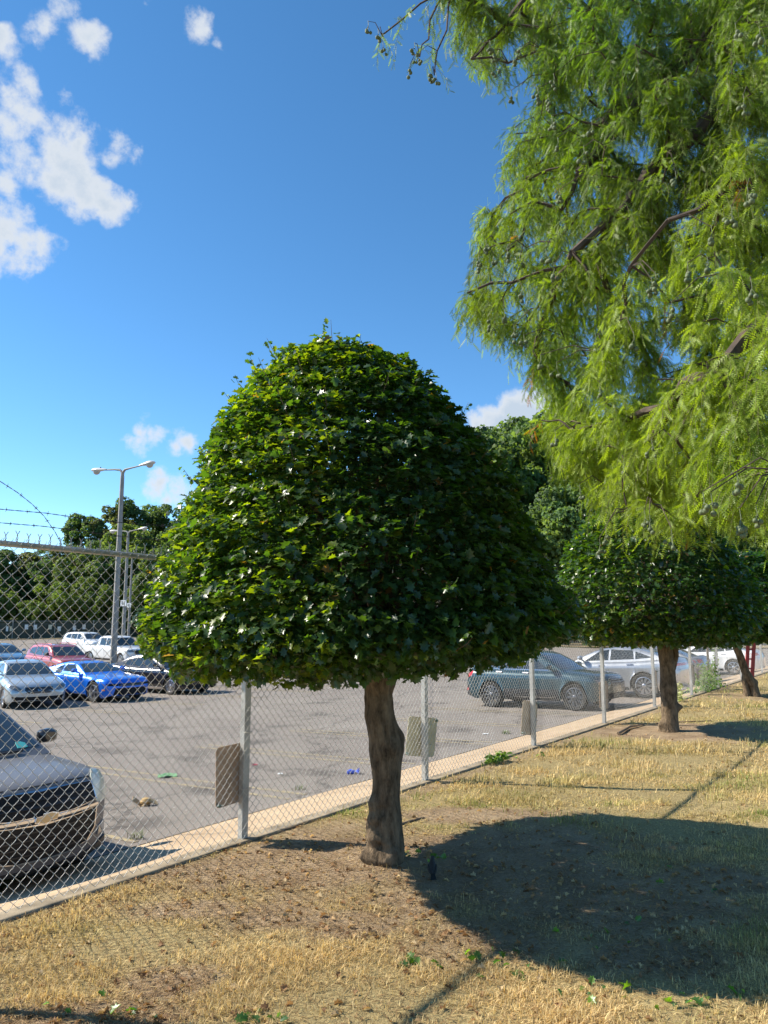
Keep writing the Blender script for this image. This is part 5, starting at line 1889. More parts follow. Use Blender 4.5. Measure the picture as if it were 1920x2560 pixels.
def relax(i):
    d = np.linalg.norm(NA-NA[i], axis=1)
    # twigs run down and outwards: going up from the parent is dearer
    up_ = np.maximum(0, NA[:, 2]-NA[i, 2]-.1)
    c = d*1.0+cost[i]*.35+up_*1.2
    m = c < best
    best[m] = c[m]; bp_[m] = i
for i in range(5, nroot): relax(i)
for _ in range(len(NA)-nroot):
    cc = np.where(inn, 1e9, best); i = int(cc.argmin())
    PARENT[i] = bp_[i]; inn[i] = True; cost[i] = cost[bp_[i]]+np.linalg.norm(NA[i]-NA[bp_[i]])
    relax(i)
desc = np.ones(len(NA))
order = np.argsort(-cost[nroot:])+nroot
for i in list(order)+list(range(nroot-1, 0, -1)):
    if PARENT[i] >= 0: desc[PARENT[i]] += desc[i]
rad_ = .0042*desc**.46
mbt = MB()
mbt.tube(TRK, [.34, .27, .23, .17, .05], 20)
mbt.tube([v-TRK[0]*0 for v in (TRK[0], TRK[0]+Vector((0, 0, .3)))], [.50, .33], 14)
trk = mbt.build('trunk', M_cyb, cyp, smooth=True)
mbb = MB()
for i in range(5, len(NA)):
    p = int(PARENT[i])
    A0 = Vector(NA[p]); B0 = Vector(NA[i])
    d = B0-A0
    if d.length < 1e-4: continue
    # thin twigs bend under their weight
    sag = .04*d.length if i >= nroot else 0
    mid_ = A0.lerp(B0, .5)+Vector((0, 0, sag))+Vector(g.normal(0, .05, 3))*d.length
    r0 = rad_[p] if desc[i] > .55*desc[p] else min(rad_[p], rad_[i]*1.2); r1 = rad_[i]
    mbb.tube([A0, mid_, B0], [r0, (r0+r1)/2, r1], 7 if r0 > .02 else 4, cap=r0 > .012)
brn_ = mbb.build('branches', M_cyb, cyp, smooth=True)
for o_ in (trk, brn_):
    o_.matrix_parent_inverse = Matrix.Identity(4)
    o_.location = -Vector(cyp.location)
# hanging strands at each node, and along the twigs
starts = []; dirs = []; lens = []
for i in range(nroot-60, len(NA)):
    p = int(PARENT[i])
    A0, B0 = NA[p], NA[i]
    d = B0-A0; dl = np.linalg.norm(d)+1e-6; d = d/dl
    inframe = i < nroot+NIN
    k = 13 if inframe else 4
    if i < nroot: k = 2
    for j in range(k):
        f = g.random() if dl < .6 else .4+.6*g.random()
        s = A0+(B0-A0)*f
        dd = d*.6+g.normal(0, .55, 3); dd[2] = dd[2]*.5-.05
        starts.append(s); dirs.append(dd/np.linalg.norm(dd)); lens.append(g.uniform(.14, .36)*(.85 if inframe else 1.1))
starts = np.array(starts); dirs = np.array(dirs); lens = np.array(lens)
ns_ = len(starts)
K = 9
tt_ = (np.arange(K)+.6)/K
S0 = starts[:, None, :]; Dd_ = dirs[:, None, :]; L_ = lens[:, None, None]; T_ = tt_[None, :, None]
curve = lambda T_: S0+Dd_*L_*T_*(1-.42*T_)+np.array([0, 0, -1.])*L_*.62*T_**2
PTS = curve(T_)
TAN = curve(T_+.02)-curve(T_-.02); TAN /= np.linalg.norm(TAN, axis=2)[..., None]
side_ = np.cross(TAN, np.array([0, 0, 1.])); side_ /= np.maximum(np.linalg.norm(side_, axis=2), 1e-3)[..., None]
sg_ = np.where(np.arange(K) % 2 == 0, 1, -1)[None, :, None]
rnd = g.normal(0, .30, (ns_, K, 3))
FD = side_*sg_*.55+TAN*.62+np.array([0, 0, -.38])+rnd
FP = PTS.reshape(-1, 3); FD = FD.reshape(-1, 3)
FD /= np.linalg.norm(FD, axis=1)[:, None]
fl = (g.uniform(.045, .10, len(FP)))
# frond template: stalk along x with two ranks of soft needles
def frond(npair=8):
    V = []; F = []
    V += [(0, .004, 0), (0, -.004, 0), (1, 0, -.06)]; F.append((0, 1, 2))
    for j in range(npair):
        f = (j+.7)/npair
        ln = .17*math.sin(PI*min(1, .18+f*.80))**.6
        for s in (1, -1):
            x0 = f-.0; n = len(V)
            z0 = -.06*f*f
            V += [(x0-.040, 0, z0), (x0+.040, 0, z0), (x0+ln*.50, s*ln, z0+.035-.09*f)]
            F.append((n, n+1, n+2) if s > 0 else (n+1, n, n+2))
    return np.array(V), np.array(F)
fv, ff_ = frond()
nrm_ = np.cross(FD, g.normal(size=FD.shape)); nrm_ += np.array([0, 0, .5])
Rm = rotmats(nrm_, FD)
# keep x exactly along the frond
xax = FD; zax = nrm_-(nrm_*xax).sum(1)[:, None]*xax; zax /= np.maximum(np.linalg.norm(zax, axis=1), 1e-6)[:, None]
Rm = np.stack([xax, np.cross(zax, xax), zax], axis=2)
V, F = scatter(fv, ff_, Rm, FP, fl)
strand_tone = np.repeat(.75+.5*g.random(ns_), K)
clump_tone = 1+.30*snoise(FP, 1.6)
yel_ = np.clip(.5+.5*snoise(FP+9, .9), 0, 1)
base1 = np.array([.095, .165, .030]); base2 = np.array([.21, .265, .040])
cf = (base1[None]*(1-yel_[:, None])+base2[None]*yel_[:, None])*(strand_tone*clump_tone*(.8+.4*g.random(len(FP))))[:, None]
dead = np.repeat(g.random(ns_) < .0018, K)
cf[dead] = np.array([.30, .11, .03])
V -= np.array(cyp.location)[None]
fol = np_mesh('foliage', V, F, M_cyf, cyp, fcol=np.repeat(cf, len(ff_), axis=0))
print('cypress fronds', len(FP), 'tris', len(F))
# strand stalks
q = np.concatenate([S0, PTS], axis=1)-np.array(cyp.location)
m = q.shape[1]
ang = np.array([0, 2.1, 4.2])
off = np.stack([np.cos(ang), np.sin(ang), ang*0], -1)*.0011
Vs = (q[:, :, None, :]+off[None, None]).reshape(-1, 3)
i = (np.arange(ns_)[:, None, None]*m+np.arange(m-1)[None, :, None])*3+np.arange(3)[None, None]
j = (np.arange(ns_)[:, None, None]*m+np.arange(m-1)[None, :, None])*3+((np.arange(3)+1) % 3)[None, None]
Fs = np.stack([i, j, j+3, i+3], -1).reshape(-1, 4)
M_stalk = pm('green_stalk', (.17, .16, .06), .7)
np_mesh('stalks', Vs, Fs, M_stalk, cyp)


# cones in clusters
def cone_cluster(p, n, r):
    mb = MB()
    p = Vector(p)-Vector(cyp.location)
    for k in range(n):
        c = p+Vector(g.normal(0, r*1.0, 3))+Vector((0, 0, -k*r*.25))
        rr0 = r*g.uniform(.85, 1.1)
        # lumpy ball with scale pattern
        vs = []; fs = []
        nu, nv = 10, 7
        for a in range(nv+1):
            ph = PI*a/nv
            for b in range(nu):
                th_ = 2*PI*b/nu+(a % 2)*PI/nu
                w_ = rr0*(1+.06*math.sin(5*th_+k)*math.sin(ph*4))
                vs.append(c+Vector((w_*math.sin(ph)*math.cos(th_), w_*math.sin(ph)*math.sin(th_), w_*1.02*math.cos(ph))))
        for a in range(nv):
            for b in range(nu): fs.append((a*nu+b, a*nu+(b+1) % nu, (a+1)*nu+(b+1) % nu, (a+1)*nu+b))
        mb.add(vs, fs)
        mb.tube([p+Vector((0, 0, r*2.5)), c+Vector((0, 0, rr0*.9))], .0016, 4)
    mb.tube([p+Vector((0, 0, r*6)), p+Vector((.003, 0, r*3)), p+Vector((0, 0, r*2))], .0018, 4)
    return mb.build('cone_cluster', M_cone, cyp, smooth=True)


cone_px = [(920, 75, 5), (945, 95, 5), (957, 127, 3), (1036, 130, 3), (1045, 153, 6), (1025, 184, 3), (1080, 195, 7), (1090, 205, 3), (1225, 125, 6), (1235, 145, 5), (1240, 180, 4), (1300, 140, 5), (1290, 155, 4), (1278, 250, 4), (1345, 245, 7), (1370, 262, 5), (1385, 210, 3),
           (1215, 625, 7), (1197, 663, 6), (1233, 657, 3), (1268, 645, 4), (1305, 740, 5), (1262, 800, 4), (1225, 820, 7), (1285, 840, 5), (1352, 915, 4), (1388, 1105, 3), (1392, 935, 3), (1310, 865, 4), (1365, 650, 4), (1385, 690, 4), (1300, 670, 4), (1380, 315, 5), (1395, 370, 3), (1400, 500, 4), (1460, 395, 4), (1480, 330, 4),
           (1630, 730, 5), (1640, 715, 3), (1720, 690, 5), (1770, 680, 4), (1830, 550, 6), (1870, 500, 5), (1780, 600, 4), (1680, 790, 4), (1585, 865, 3), (1490, 870, 4), (1500, 985, 3), (1630, 1130, 4), (1760, 1275, 3), (1780, 1277, 3), (1852, 1318, 9), (1845, 1225, 4), (1893, 1308, 3), (1515, 1350, 4), (1500, 1378, 4), (1613, 1310, 4), (1625, 1320, 3), (1680, 1358, 4), (1860, 270, 4), (1900, 100, 5), (1840, 90, 4), (1690, 460, 3), (1880, 740, 5), (1560, 1180, 4), (1450, 1240, 3)]
anchor = {}
for k, (x, y, n) in enumerate(cone_px):
    D_ = float(depth0(np.array(float(x)), np.array(float(y))))-.15+.2*g.random()
    if x > 1700 and y > 1150: D_ = 2.75
    p = at(x, y, D_)
    cone_cluster(p, n, .0125 if x < 1450 else (.0110 if y > 1100 else .0135))
    # a twig holding the cluster, run back to the nearest branch node
    dist = np.linalg.norm(NA-np.array(tuple(p)), axis=1)+np.maximum(0, p.z+.05-NA[:, 2])*3
    q_ = Vector(NA[int(dist.argmin())])
    mb = MB()
    top = p+Vector((0, 0, .07))
    O_ = Vector(cyp.location)
    mb.tube([q_-O_, q_.lerp(top, .5)+Vector((0, 0, .05))-O_, top-O_], [.004, .003, .0018], 4)
    mb.build('twig', M_cyb, cyp, smooth=True)

# ------------------------------------------------------------------ second far cypress (bright green glimpsed at the right edge)
gx = np.random.default_rng(5)

# ------------------------------------------------------------------ grass and litter on the lawn
M_grass = leaf_mat('grass_blade', .30, .7, .2, tcol=(1.5, 1.35, .8))
n0 = 520000
Yg = 1/(1/2.7-gx.random(n0)*(1/2.7-1/26))          # thins with distance
Xg = (gx.random(n0)*2-1)*(Yg*.62+.6)
tg, ng = (Xg-F0.x)*A.x+(Yg-F0.y)*A.y, (Xg-F0.x)*N.x+(Yg-F0.y)*N.y
dd_ = dirt(Xg, Yg)
P3 = np.stack([Xg, Yg, Xg*0], -1)
keep = (ng < -.035) & (gx.random(n0) > np.clip(dd_*1.05, 0, .955)) & (gx.random(n0) < np.clip(.62+.7*snoise(P3, 3.3)+.3*snoise(P3, 11), .08, 1))
Xg, Yg, P3, dd_ = Xg[keep], Yg[keep], P3[keep], dd_[keep]
ng_ = len(Xg)
Zg = lawn_z(0, ((Xg-F0.x)*N.x+(Yg-F0.y)*N.y), Xg, Yg)
far = np.clip(Yg/5, .75, 3.2)
h = (.024+.045*gx.random(ng_)**2.2)*(.75+.4*snoise(P3, 1.8).clip(-1, 1)+.45*snoise(P3, 14).clip(-1, 1.3)).clip(.3, 2)*(1-.4*dd_)*np.clip(far, .8, 1.7)
w = .0021*far*(0.6+.8*gx.random(ng_))
an = gx.uniform(0, 2*PI, ng_)
lean = gx.normal(0, .75, ng_)+.1
grn = np.clip(.24+.75*snoise(P3, 1.05)+.5*snoise(P3+4, 4.5), 0, 1)*(gx.random(ng_) < .8)
upr = gx.random(ng_) < .14+.5*grn
lean = np.where(upr, lean*.4, lean*1.6)
base = np.stack([Xg, Yg, Zg-.003], -1)
sx_ = np.stack([np.cos(an), np.sin(an), an*0], -1)*w[:, None]
ld = np.stack([-np.sin(an), np.cos(an), an*0], -1)
midp = base+ld*(lean*h*.45)[:, None]+np.array([0, 0, 1])*(h*.6/np.sqrt(1+lean**2*.5))[:, None]
tipp = base+ld*(lean*h*1.25)[:, None]+np.array([0, 0, 1])*(h/np.sqrt(1+lean**2))[:, None]
V = np.stack([base-sx_, base+sx_, midp+sx_*.8, midp-sx_*.8, tipp], 1).reshape(-1, 3)
i = np.arange(ng_)*5
F = np.concatenate([np.stack([i, i+1, i+2], -1), np.stack([i, i+2, i+3], -1), np.stack([i+3, i+2, i+4], -1)])
dry = np.array([.78, .62, .32]); dry2 = np.array([.56, .40, .20]); green = np.array([.24, .29, .08])
m_ = gx.random(ng_)[:, None]
col = (dry*m_+dry2*(1-m_))*(1-grn[:, None])+green*grn[:, None]
col *= ((.6+.65*gx.random(ng_))*(1+.22*snoise(P3, 2.2)))[:, None]
gr_o = np_mesh('grass', V, F, M_grass, fcol=np.tile(col, (3, 1)))
tag(gr_o, kind='stuff', label='dry straw coloured grass with greener tufts covering the lawn', cat='grass')

# dry leaves, chaff and clippings
def litter(name, n, size, cols, sampler, label, cat, group_kind='stuff', tmpl=None, up=1.0, z=.008, mat=None):
    X, Y = sampler(n)
    t__, n__ = (X-F0.x)*A.x+(Y-F0.y)*A.y, (X-F0.x)*N.x+(Y-F0.y)*N.y
    Z = np.where(n__ < .25, lawn_z(0, np.minimum(n__, 0), X, Y), np.interp(n__, [a for a, b in LN], [b for a, b in LN])+.006)+z*gx.random(len(X))+.003
    P = np.stack([X, Y, Z], -1)
    nr = gx.normal(0, .45, (len(X), 3))+np.array([0, 0, up])
    tv, tf = tmpl or (MAPV*np.array([1, 1, 1.6]), MAPF)
    V, F = scatter(tv, tf, rotmats(nr, gx.normal(size=(len(X), 3))), P, size*gx.uniform(.5, 1.3, len(X)))
    c = np.array(cols)[gx.integers(len(cols), size=len(X))]*(.7+.6*gx.random(len(X)))[:, None]
    o = np_mesh(name, V, F, mat or M_grass, fcol=np.repeat(c, len(tf), axis=0))
    tag(o, label=label, cat=cat, kind='stuff')
    return o
def lawn_s(n):
    Y = 1/(1/2.8-gx.random(n*3)*(1/2.8-1/16)); X = (gx.random(n*3)*2-1)*(Y*.6+.3)
    nn = (X-F0.x)*N.x+(Y-F0.y)*N.y
    k = (nn < -.02) & (gx.random(n*3) < .18+.8*dirt(X, Y)+.5*(nn > -.35))
    return X[k][:n], Y[k][:n]
OVV, OVF = leaf_template('oval')
STV = np.array([(-.5, .03, 0), (-.5, -.03, 0), (0, -.03, .03), (.5, 0, 0), (0, .03, .03)]); STF = np.array([(0, 1, 2), (0, 2, 4), (4, 2, 3)])
litter('dry_leaves', 2200, .034, [(.42, .28, .14), (.34, .20, .10), (.50, .38, .22), (.25, .14, .07)], lawn_s, 'curled dry brown leaves scattered on the bare soil', 'leaves', tmpl=(MAPV*np.array([1, 1, 2.6]), MAPF))
litter('straw_chaff', 42000, .045, [(.46, .34, .17), (.36, .24, .12), (.28, .18, .09), (.22, .14, .07)], lawn_s, 'broken straw and chaff lying on the soil', 'straw', tmpl=(STV, STF), up=2.2, z=.012)
def clip_s(n):
    cs = [(1270, 2430, .10), (1515, 2475, .09), (1700, 2510, .07), (1860, 2490, .07), (1230, 2380, .07), (1480, 2350, .12), (1290, 1890, .16), (1090, 2150, .06), (1820, 1750, .45), (1000, 2150, .1), (1650, 2330, .2), (1800, 2200, .3), (1050, 2400, .05), (300, 2540, .2), (660, 2540, .05)]
    X = []; Y = []
    while len(X) < n:
        c = cs[gx.integers(len(cs))]; q = ray0(c[0], c[1])
        X.append(q.x+gx.normal(0, c[2])); Y.append(q.y+gx.normal(0, c[2]*.6))
    return np.array(X), np.array(Y)
litter('green_clippings', 110, .045, [(.05, .12, .02), (.09, .17, .03), (.06, .13, .05)], clip_s, 'fresh green leaf clippings dropped on the grass', 'leaves', z=.02, up=.8, mat=M_leaf)

# twigs and a root near the trunk
M_twig = pm('grey_twig', (.20, .14, .09), .9)
def twig(name, pxs, r, label, lift=.008):
    mb = MB(); pts = [ray0(x, y) for x, y in pxs]; o = pts[0].copy()
    pts = [p-o+Vector((0, 0, lift+.004*math.sin(i*3))) for i, p in enumerate(pts)]
    mb.tube(pts, [r*(1-.6*i/len(pts)) for i in range(len(pts))], 6)
    m = pts[len(pts)//2]; d = pts[-1]-pts[0]
    mb.tube([m, m+Vector((d.y*.12, -d.x*.12, .02))+d*.1], [r*.6, r*.25], 5)
    ob = mb.build(name, M_twig, smooth=True); ob.location = o
    tag(ob, label, 'twig')
twig('fallen_twig', [(700, 2078), (720, 2075), (745, 2066), (760, 2060)], .010, 'thick short twig by the kerb left of the trunk')
twig('fallen_twig', [(1002, 2064), (1030, 2054), (1060, 2046)], .012, 'peeling brown twig right of the big trunk')
twig('fallen_twig', [(1380, 2112), (1400, 2104), (1430, 2112), (1465, 2116), (1500, 2122)], .006, 'long thin bent twig lying in the crown shadow')
twig('fallen_twig', [(1545, 1835), (1575, 1818), (1610, 1812)], .02, 'pale dead twig lying before the second clipped tree')
twig('fallen_twig', [(1640, 1810), (1700, 1806), (1780, 1803)], .012, 'long low twig beside the second clipped trunk')

# the dark bird pecking in the shade
bird = empty('bird', ray0(1081, 2192), 0); bird.scale = (.66, .66, .66)
tag(bird, 'small dark bird standing tail towards us in the shade just right of the big trunk', 'bird')
M_bird = pm('dark_feathers', (.035, .032, .030), .7, noise=(40, .4), bump=(60, .4, .003))
M_birdt = pm('tail_feathers', (.02, .02, .02), .6)
M_beak = pm('dark_beak', (.10, .08, .05), .5)
def loft(mb, secs, n=14):
    vs = []; fs = []
    for (c, rx, rz_) in secs:
        for k in range(n):
            a = 2*PI*k/n
            vs.append((c[0]+rx*math.cos(a), c[1], c[2]+rz_*math.sin(a)))
    for i in range(len(secs)-1):
        for k in range(n): fs.append((i*n+k, i*n+(k+1) % n, (i+1)*n+(k+1) % n, (i+1)*n+k))
    fs += [tuple(range(n)), tuple(range((len(secs)-1)*n, len(secs)*n))]
    mb.add(vs, fs)
mb = MB()
loft(mb, [((0, -.075, .052), .010, .008), ((0, -.06, .056), .022, .018), ((0, -.03, .066), .034, .032), ((0, .0, .080), .039, .038), ((.0, .03, .098), .034, .036), ((.003, .05, .118), .024, .028), ((.006, .060, .138), .018, .020), ((.008, .070, .150), .019, .019), ((.009, .084, .152), .014, .014), ((.01, .094, .150), .005, .005)])
mb.build('body', M_bird, bird, smooth=True)
mb = MB(); loft(mb, [((.01, .090, .150), .005, .005), ((.011, .112, .146), .001, .001)], 8); mb.build('beak', M_beak, bird, smooth=True)
mb = MB()
for k in range(5):
    x1 = (k-2)*.011
    mb.add([(x1*.4-.005, -.062, .054+.001*k), (x1*.4+.005, -.062, .054+.001*k), (x1+.008, -.150, .020+.001*k), (x1-.005, -.152, .020+.001*k),
            (x1*.4-.005, -.062, .051+.001*k), (x1*.4+.005, -.062, .051+.001*k), (x1+.008, -.150, .018+.001*k), (x1-.005, -.152, .018+.001*k)],
           [(0, 1, 2, 3), (7, 6, 5, 4), (0, 3, 7, 4), (1, 5, 6, 2), (2, 6, 7, 3), (0, 4, 5, 1)])
mb.build('tail', M_birdt, bird)
for s in (-1, 1):
    mb = MB(); loft(mb, [((s*.036, .032, .092), .005, .016), ((s*.040, .0, .080), .006, .026), ((s*.032, -.045, .064), .005, .018), ((s*.018, -.085, .052), .003, .006)], 10); mb.build('wing', M_birdt, bird, smooth=True)
    mb = MB(); mb.tube([(s*.014, .005, .05), (s*.015, .0, .025), (s*.015, .006, .004)], [.004, .002, .002], 6)
    for a in (-.5, 0, .5): mb.tube([(s*.015, .006, .003), (s*.015+.018*math.sin(a), .006+.018*math.cos(a), .002)], .0013, 4)
    mb.tube([(s*.015, .006, .003), (s*.015, -.008, .002)], .0013, 4)
    mb.build('leg', M_beak, bird, smooth=True)
    mb = MB(); mb.lathe([(0, -.0025), (.0025, 0), (0, .0025)], 8, Matrix.Translation((.008+s*.0175, .076, .153))); mb.build('eye', M_ink, bird, smooth=True)

# weeds on the fence by the third tree, and tufts along the slab
M_weed = leaf_mat('weed_leaf', .35, .5, .4, tcol=(2.6, 2.4, .5))
def weed(name, px_, py_, w_, h_, n, size, label, D=None, col=(.10, .18, .035), tmpl=(OVV, OVF), nn=.1):
    base = onfence(px_, py_, nn); base.z = 0 if nn < .3 else gz(nn)
    X = gx.normal(0, w_/2.6, n); Yy = gx.normal(0, .10, n)*min(1, w_); Z = h_*gx.random(n)**1.5*np.clip(1.1-np.abs(X)/w_, .3, 1)
    P = np.stack([A.x*X+N.x*(Yy), A.y*X+N.y*(Yy), Z+.02], -1)
    nr = gx.normal(0, .6, (n, 3))+np.array([-.2, -.4, .6])
    V, F = scatter(tmpl[0], tmpl[1], rotmats(nr, gx.normal(size=(n, 3))), P, size*gx.uniform(.5, 1.3, n))
    c = np.array(col)[None]*(.6+.8*gx.random(n))[:, None]
    r = empty(name, base)
    np_mesh('leaves', V, F, M_weed, r, fcol=np.repeat(c, len(tmpl[1]), axis=0))
    mb = MB()
    for k in range(int(5+w_*8)):
        x0 = gx.normal(0, w_/3); zt = h_*gx.uniform(.4, 1)
        mb.tube([A*x0, A*(x0+.03)+Vector((0, 0, zt*.5)), A*(x0+gx.normal(0, .05))+Vector((0, 0, zt))], [.005, .004, .002], 4)
    mb.build('stems', M_stalk, r)
    tag(r, label, 'plant')
weed('climbing_weed', 1768, 1730, 1.3, .62, 800, .065, 'bright green weed climbing the fence left of the leaning trunk')
weed('young_shoot', 1790, 1690, .35, 1.2, 130, .085, 'tall thin leafy shoot against the mesh by the white sedan', nn=.14)
weed('white_weed', 1700, 1748, .3, .35, 160, .06, 'pale flowering weed at the foot of the post beside the second trunk', col=(.4, .42, .25), nn=-.05)
weed('young_shoot', 1240, 1890, .35, .10, 90, .07, 'low green weed at the kerb before the second post', nn=-.05)
def tuft(x, y, n, label):
    b = G(x, y)
    r = empty('grass_tuft', b)
    mb = MB()
    for k in range(n):
        a = random.uniform(0, 6.28); l = random.uniform(.05, .14); o = Vector((random.gauss(0, .05), random.gauss(0, .03), 0))
        d = Vector((math.cos(a)*.5, math.sin(a)*.5, .8))*l
        s = Vector((-math.sin(a), math.cos(a), 0))*.003
        mb.add([o-s, o+s, o+d*.6+s, o+d*.6-s, o+d+Vector((math.cos(a), math.sin(a), -.3))*l*.3], [(0, 1, 2, 3), (3, 2, 4)])
    mb.build('blades', pm('tuft_green', (.14, .19, .05), .7), r)
    tag(r, label, 'plant')
tuft(335, 2098, 40, 'grass tuft in the joint of the slab near the grey crossover')
tuft(750, 1975, 40, 'small grass tuft at the slab edge left of the big trunk')
tuft(1265, 1835, 60, 'grass tuft at the slab edge under the askew tan board')

# ------------------------------------------------------------------ rubbish on the asphalt
M_gl = pm('broken_glass', (.45, .50, .48), .1, coat=.6)
def lot_s(n):
    X = []; Y = []
    for (cx, cy, sx, sy, m) in [(375, 2000, 55, 35, 60), (460, 1960, 70, 40, 40), (560, 1950, 90, 60, 14), (240, 2010, 25, 30, 10), (1250, 1760, 40, 8, 8)]:
        for k in range(m*n//130):
            q = G(min(600, cx+gx.normal(0, sx)) if cx < 1000 else cx+gx.normal(0, sx), cy+gx.normal(0, sy)); X.append(q.x); Y.append(q.y)
    return np.array(X), np.array(Y)
litter('glass_crumbs', 130, .028, [(.7, .7, .68), (.5, .5, .5), (.08, .08, .08), (.35, .28, .2)], lot_s, 'crumbs of broken glass and grit strewn on the asphalt right of the grey crossover', 'debris', tmpl=(np.array([(-.5, -.2, 0), (.4, -.4, .1), (.5, .3, 0), (-.3, .45, .15)]), np.array([(0, 1, 2), (0, 2, 3)])), up=2)
def crumpled(name, x, y, size, mat, label, cat='litter', flat=.35, extra=None):
    b = G(x, y)
    bm = bmesh.new(); bmesh.ops.create_icosphere(bm, subdivisions=2, radius=.5)
    for v in bm.verts:
        s = 1+.35*math.sin(v.co.x*9+size*50)+.25*math.cos(v.co.y*11+v.co.z*7)
        v.co = Vector((v.co.x*size*s, v.co.y*size*.6*s, max(-.02, v.co.z*size*flat*s)))
    me = bpy.data.meshes.new(name); bm.to_mesh(me); bm.free(); me.materials.append(mat)
    o = bpy.data.objects.new(name, me); C.objects.link(o); o.location = b+Vector((0, 0, .01))
    tag(o, label, cat)
    return o
# folded green wrapper
def wrapper(name, x, y, w, d, mat, label, lift=.05, mat2=None):
    b = G(x, y); mb = MB()
    vs = []
    for i_ in range(6):
        for j_ in range(4):
            u, v = i_/5-.5, j_/3-.5
            vs.append((u*w, v*d, .008+lift*abs(math.sin(u*4+v*3))*.6+lift*.4*(v+.5)))
    mb.add(vs, [(i_*4+j_, i_*4+j_+1, (i_+1)*4+j_+1, (i_+1)*4+j_) for i_ in range(5) for j_ in range(3)])
    mb.add([(a, b_, c-.004) for a, b_, c in vs], [(i_*4+j_, (i_+1)*4+j_, (i_+1)*4+j_+1, i_*4+j_+1) for i_ in range(5) for j_ in range(3)])
    o = mb.build(name, mat); o.location = b; o.rotation_euler = (0, 0, .3)
    tag(o, label, 'litter')
wrapper('paper_wrapper', 418, 1943, .30, .16, pm('green_wrapper', (.22, .42, .20), .5), 'folded green wrapper on the asphalt behind the glass crumbs')
# burst food carton with bun halves
fc_ = empty('food_carton', G(362, 2014)); tag(fc_, 'torn tan food carton lying open on the asphalt', 'litter')
mb = MB()
for k, (a0, c) in enumerate([(-.25, (0, 0, .01)), (.7, (-.10, .0, .05)), (.5, (.08, .03, .055))]):
    M = Matrix.Rotation(a0, 3, 'Y') @ Matrix.Rotation(.3*k, 3, 'Z')
    mb.box(c, (.17, .13, .008), M)
mb.build('card', pm('tan_card', (.42, .30, .15), .8), fc_)
mb = MB(); mb.lathe([(0, .075), (.05, .065), (.075, .03), (.07, .008), (0, .006)], 14, Matrix.Translation((.01, 0, .03))); mb.build('bun', pm('bread_crust', (.5, .33, .13), .7, noise=(20, .3)), fc_, smooth=True)
crumpled('plastic_wrapper', 637, 1913, .085, pm('pink_plastic', (.62, .12, .16), .4), 'crumpled pink red plastic wrapper just right of the nearest fence post')
# blue glove
b = G(882, 1935)
gl_ = empty('blue_glove', b); tag(gl_, 'crumpled blue rubber glove at the edge of the slab left of the big trunk', 'litter')
mb = MB(); mb.tube([(-.09, 0, .02), (-.03, .01, .035), (.03, 0, .03)], [.035, .042, .03], 8)
for k in range(4):
    a = -.7+.45*k
    mb.tube([(.03, 0, .03), (.03+.05*math.cos(a), .05*math.sin(a), .045), (.03+.09*math.cos(a), .09*math.sin(a), .02+.02*k)], [.014, .012, .008], 6)
mb.tube([(-.02, .02, .03), (-.02, .07, .05), (0, .10, .03)], [.014, .012, .008], 6)
mb.build('glove', pm('blue_nitrile', (.08, .14, .62), .45), gl_, smooth=True)
wrapper('paper_scrap', 700, 1948-12, .08, .06, M_white, 'small white paper scrap on the asphalt between the first post and the trunk', .015)
wrapper('paper_scrap', 1213, 1836, .14, .07, M_white, 'white paper scrap on the asphalt by the teal car rear wheel', .015)
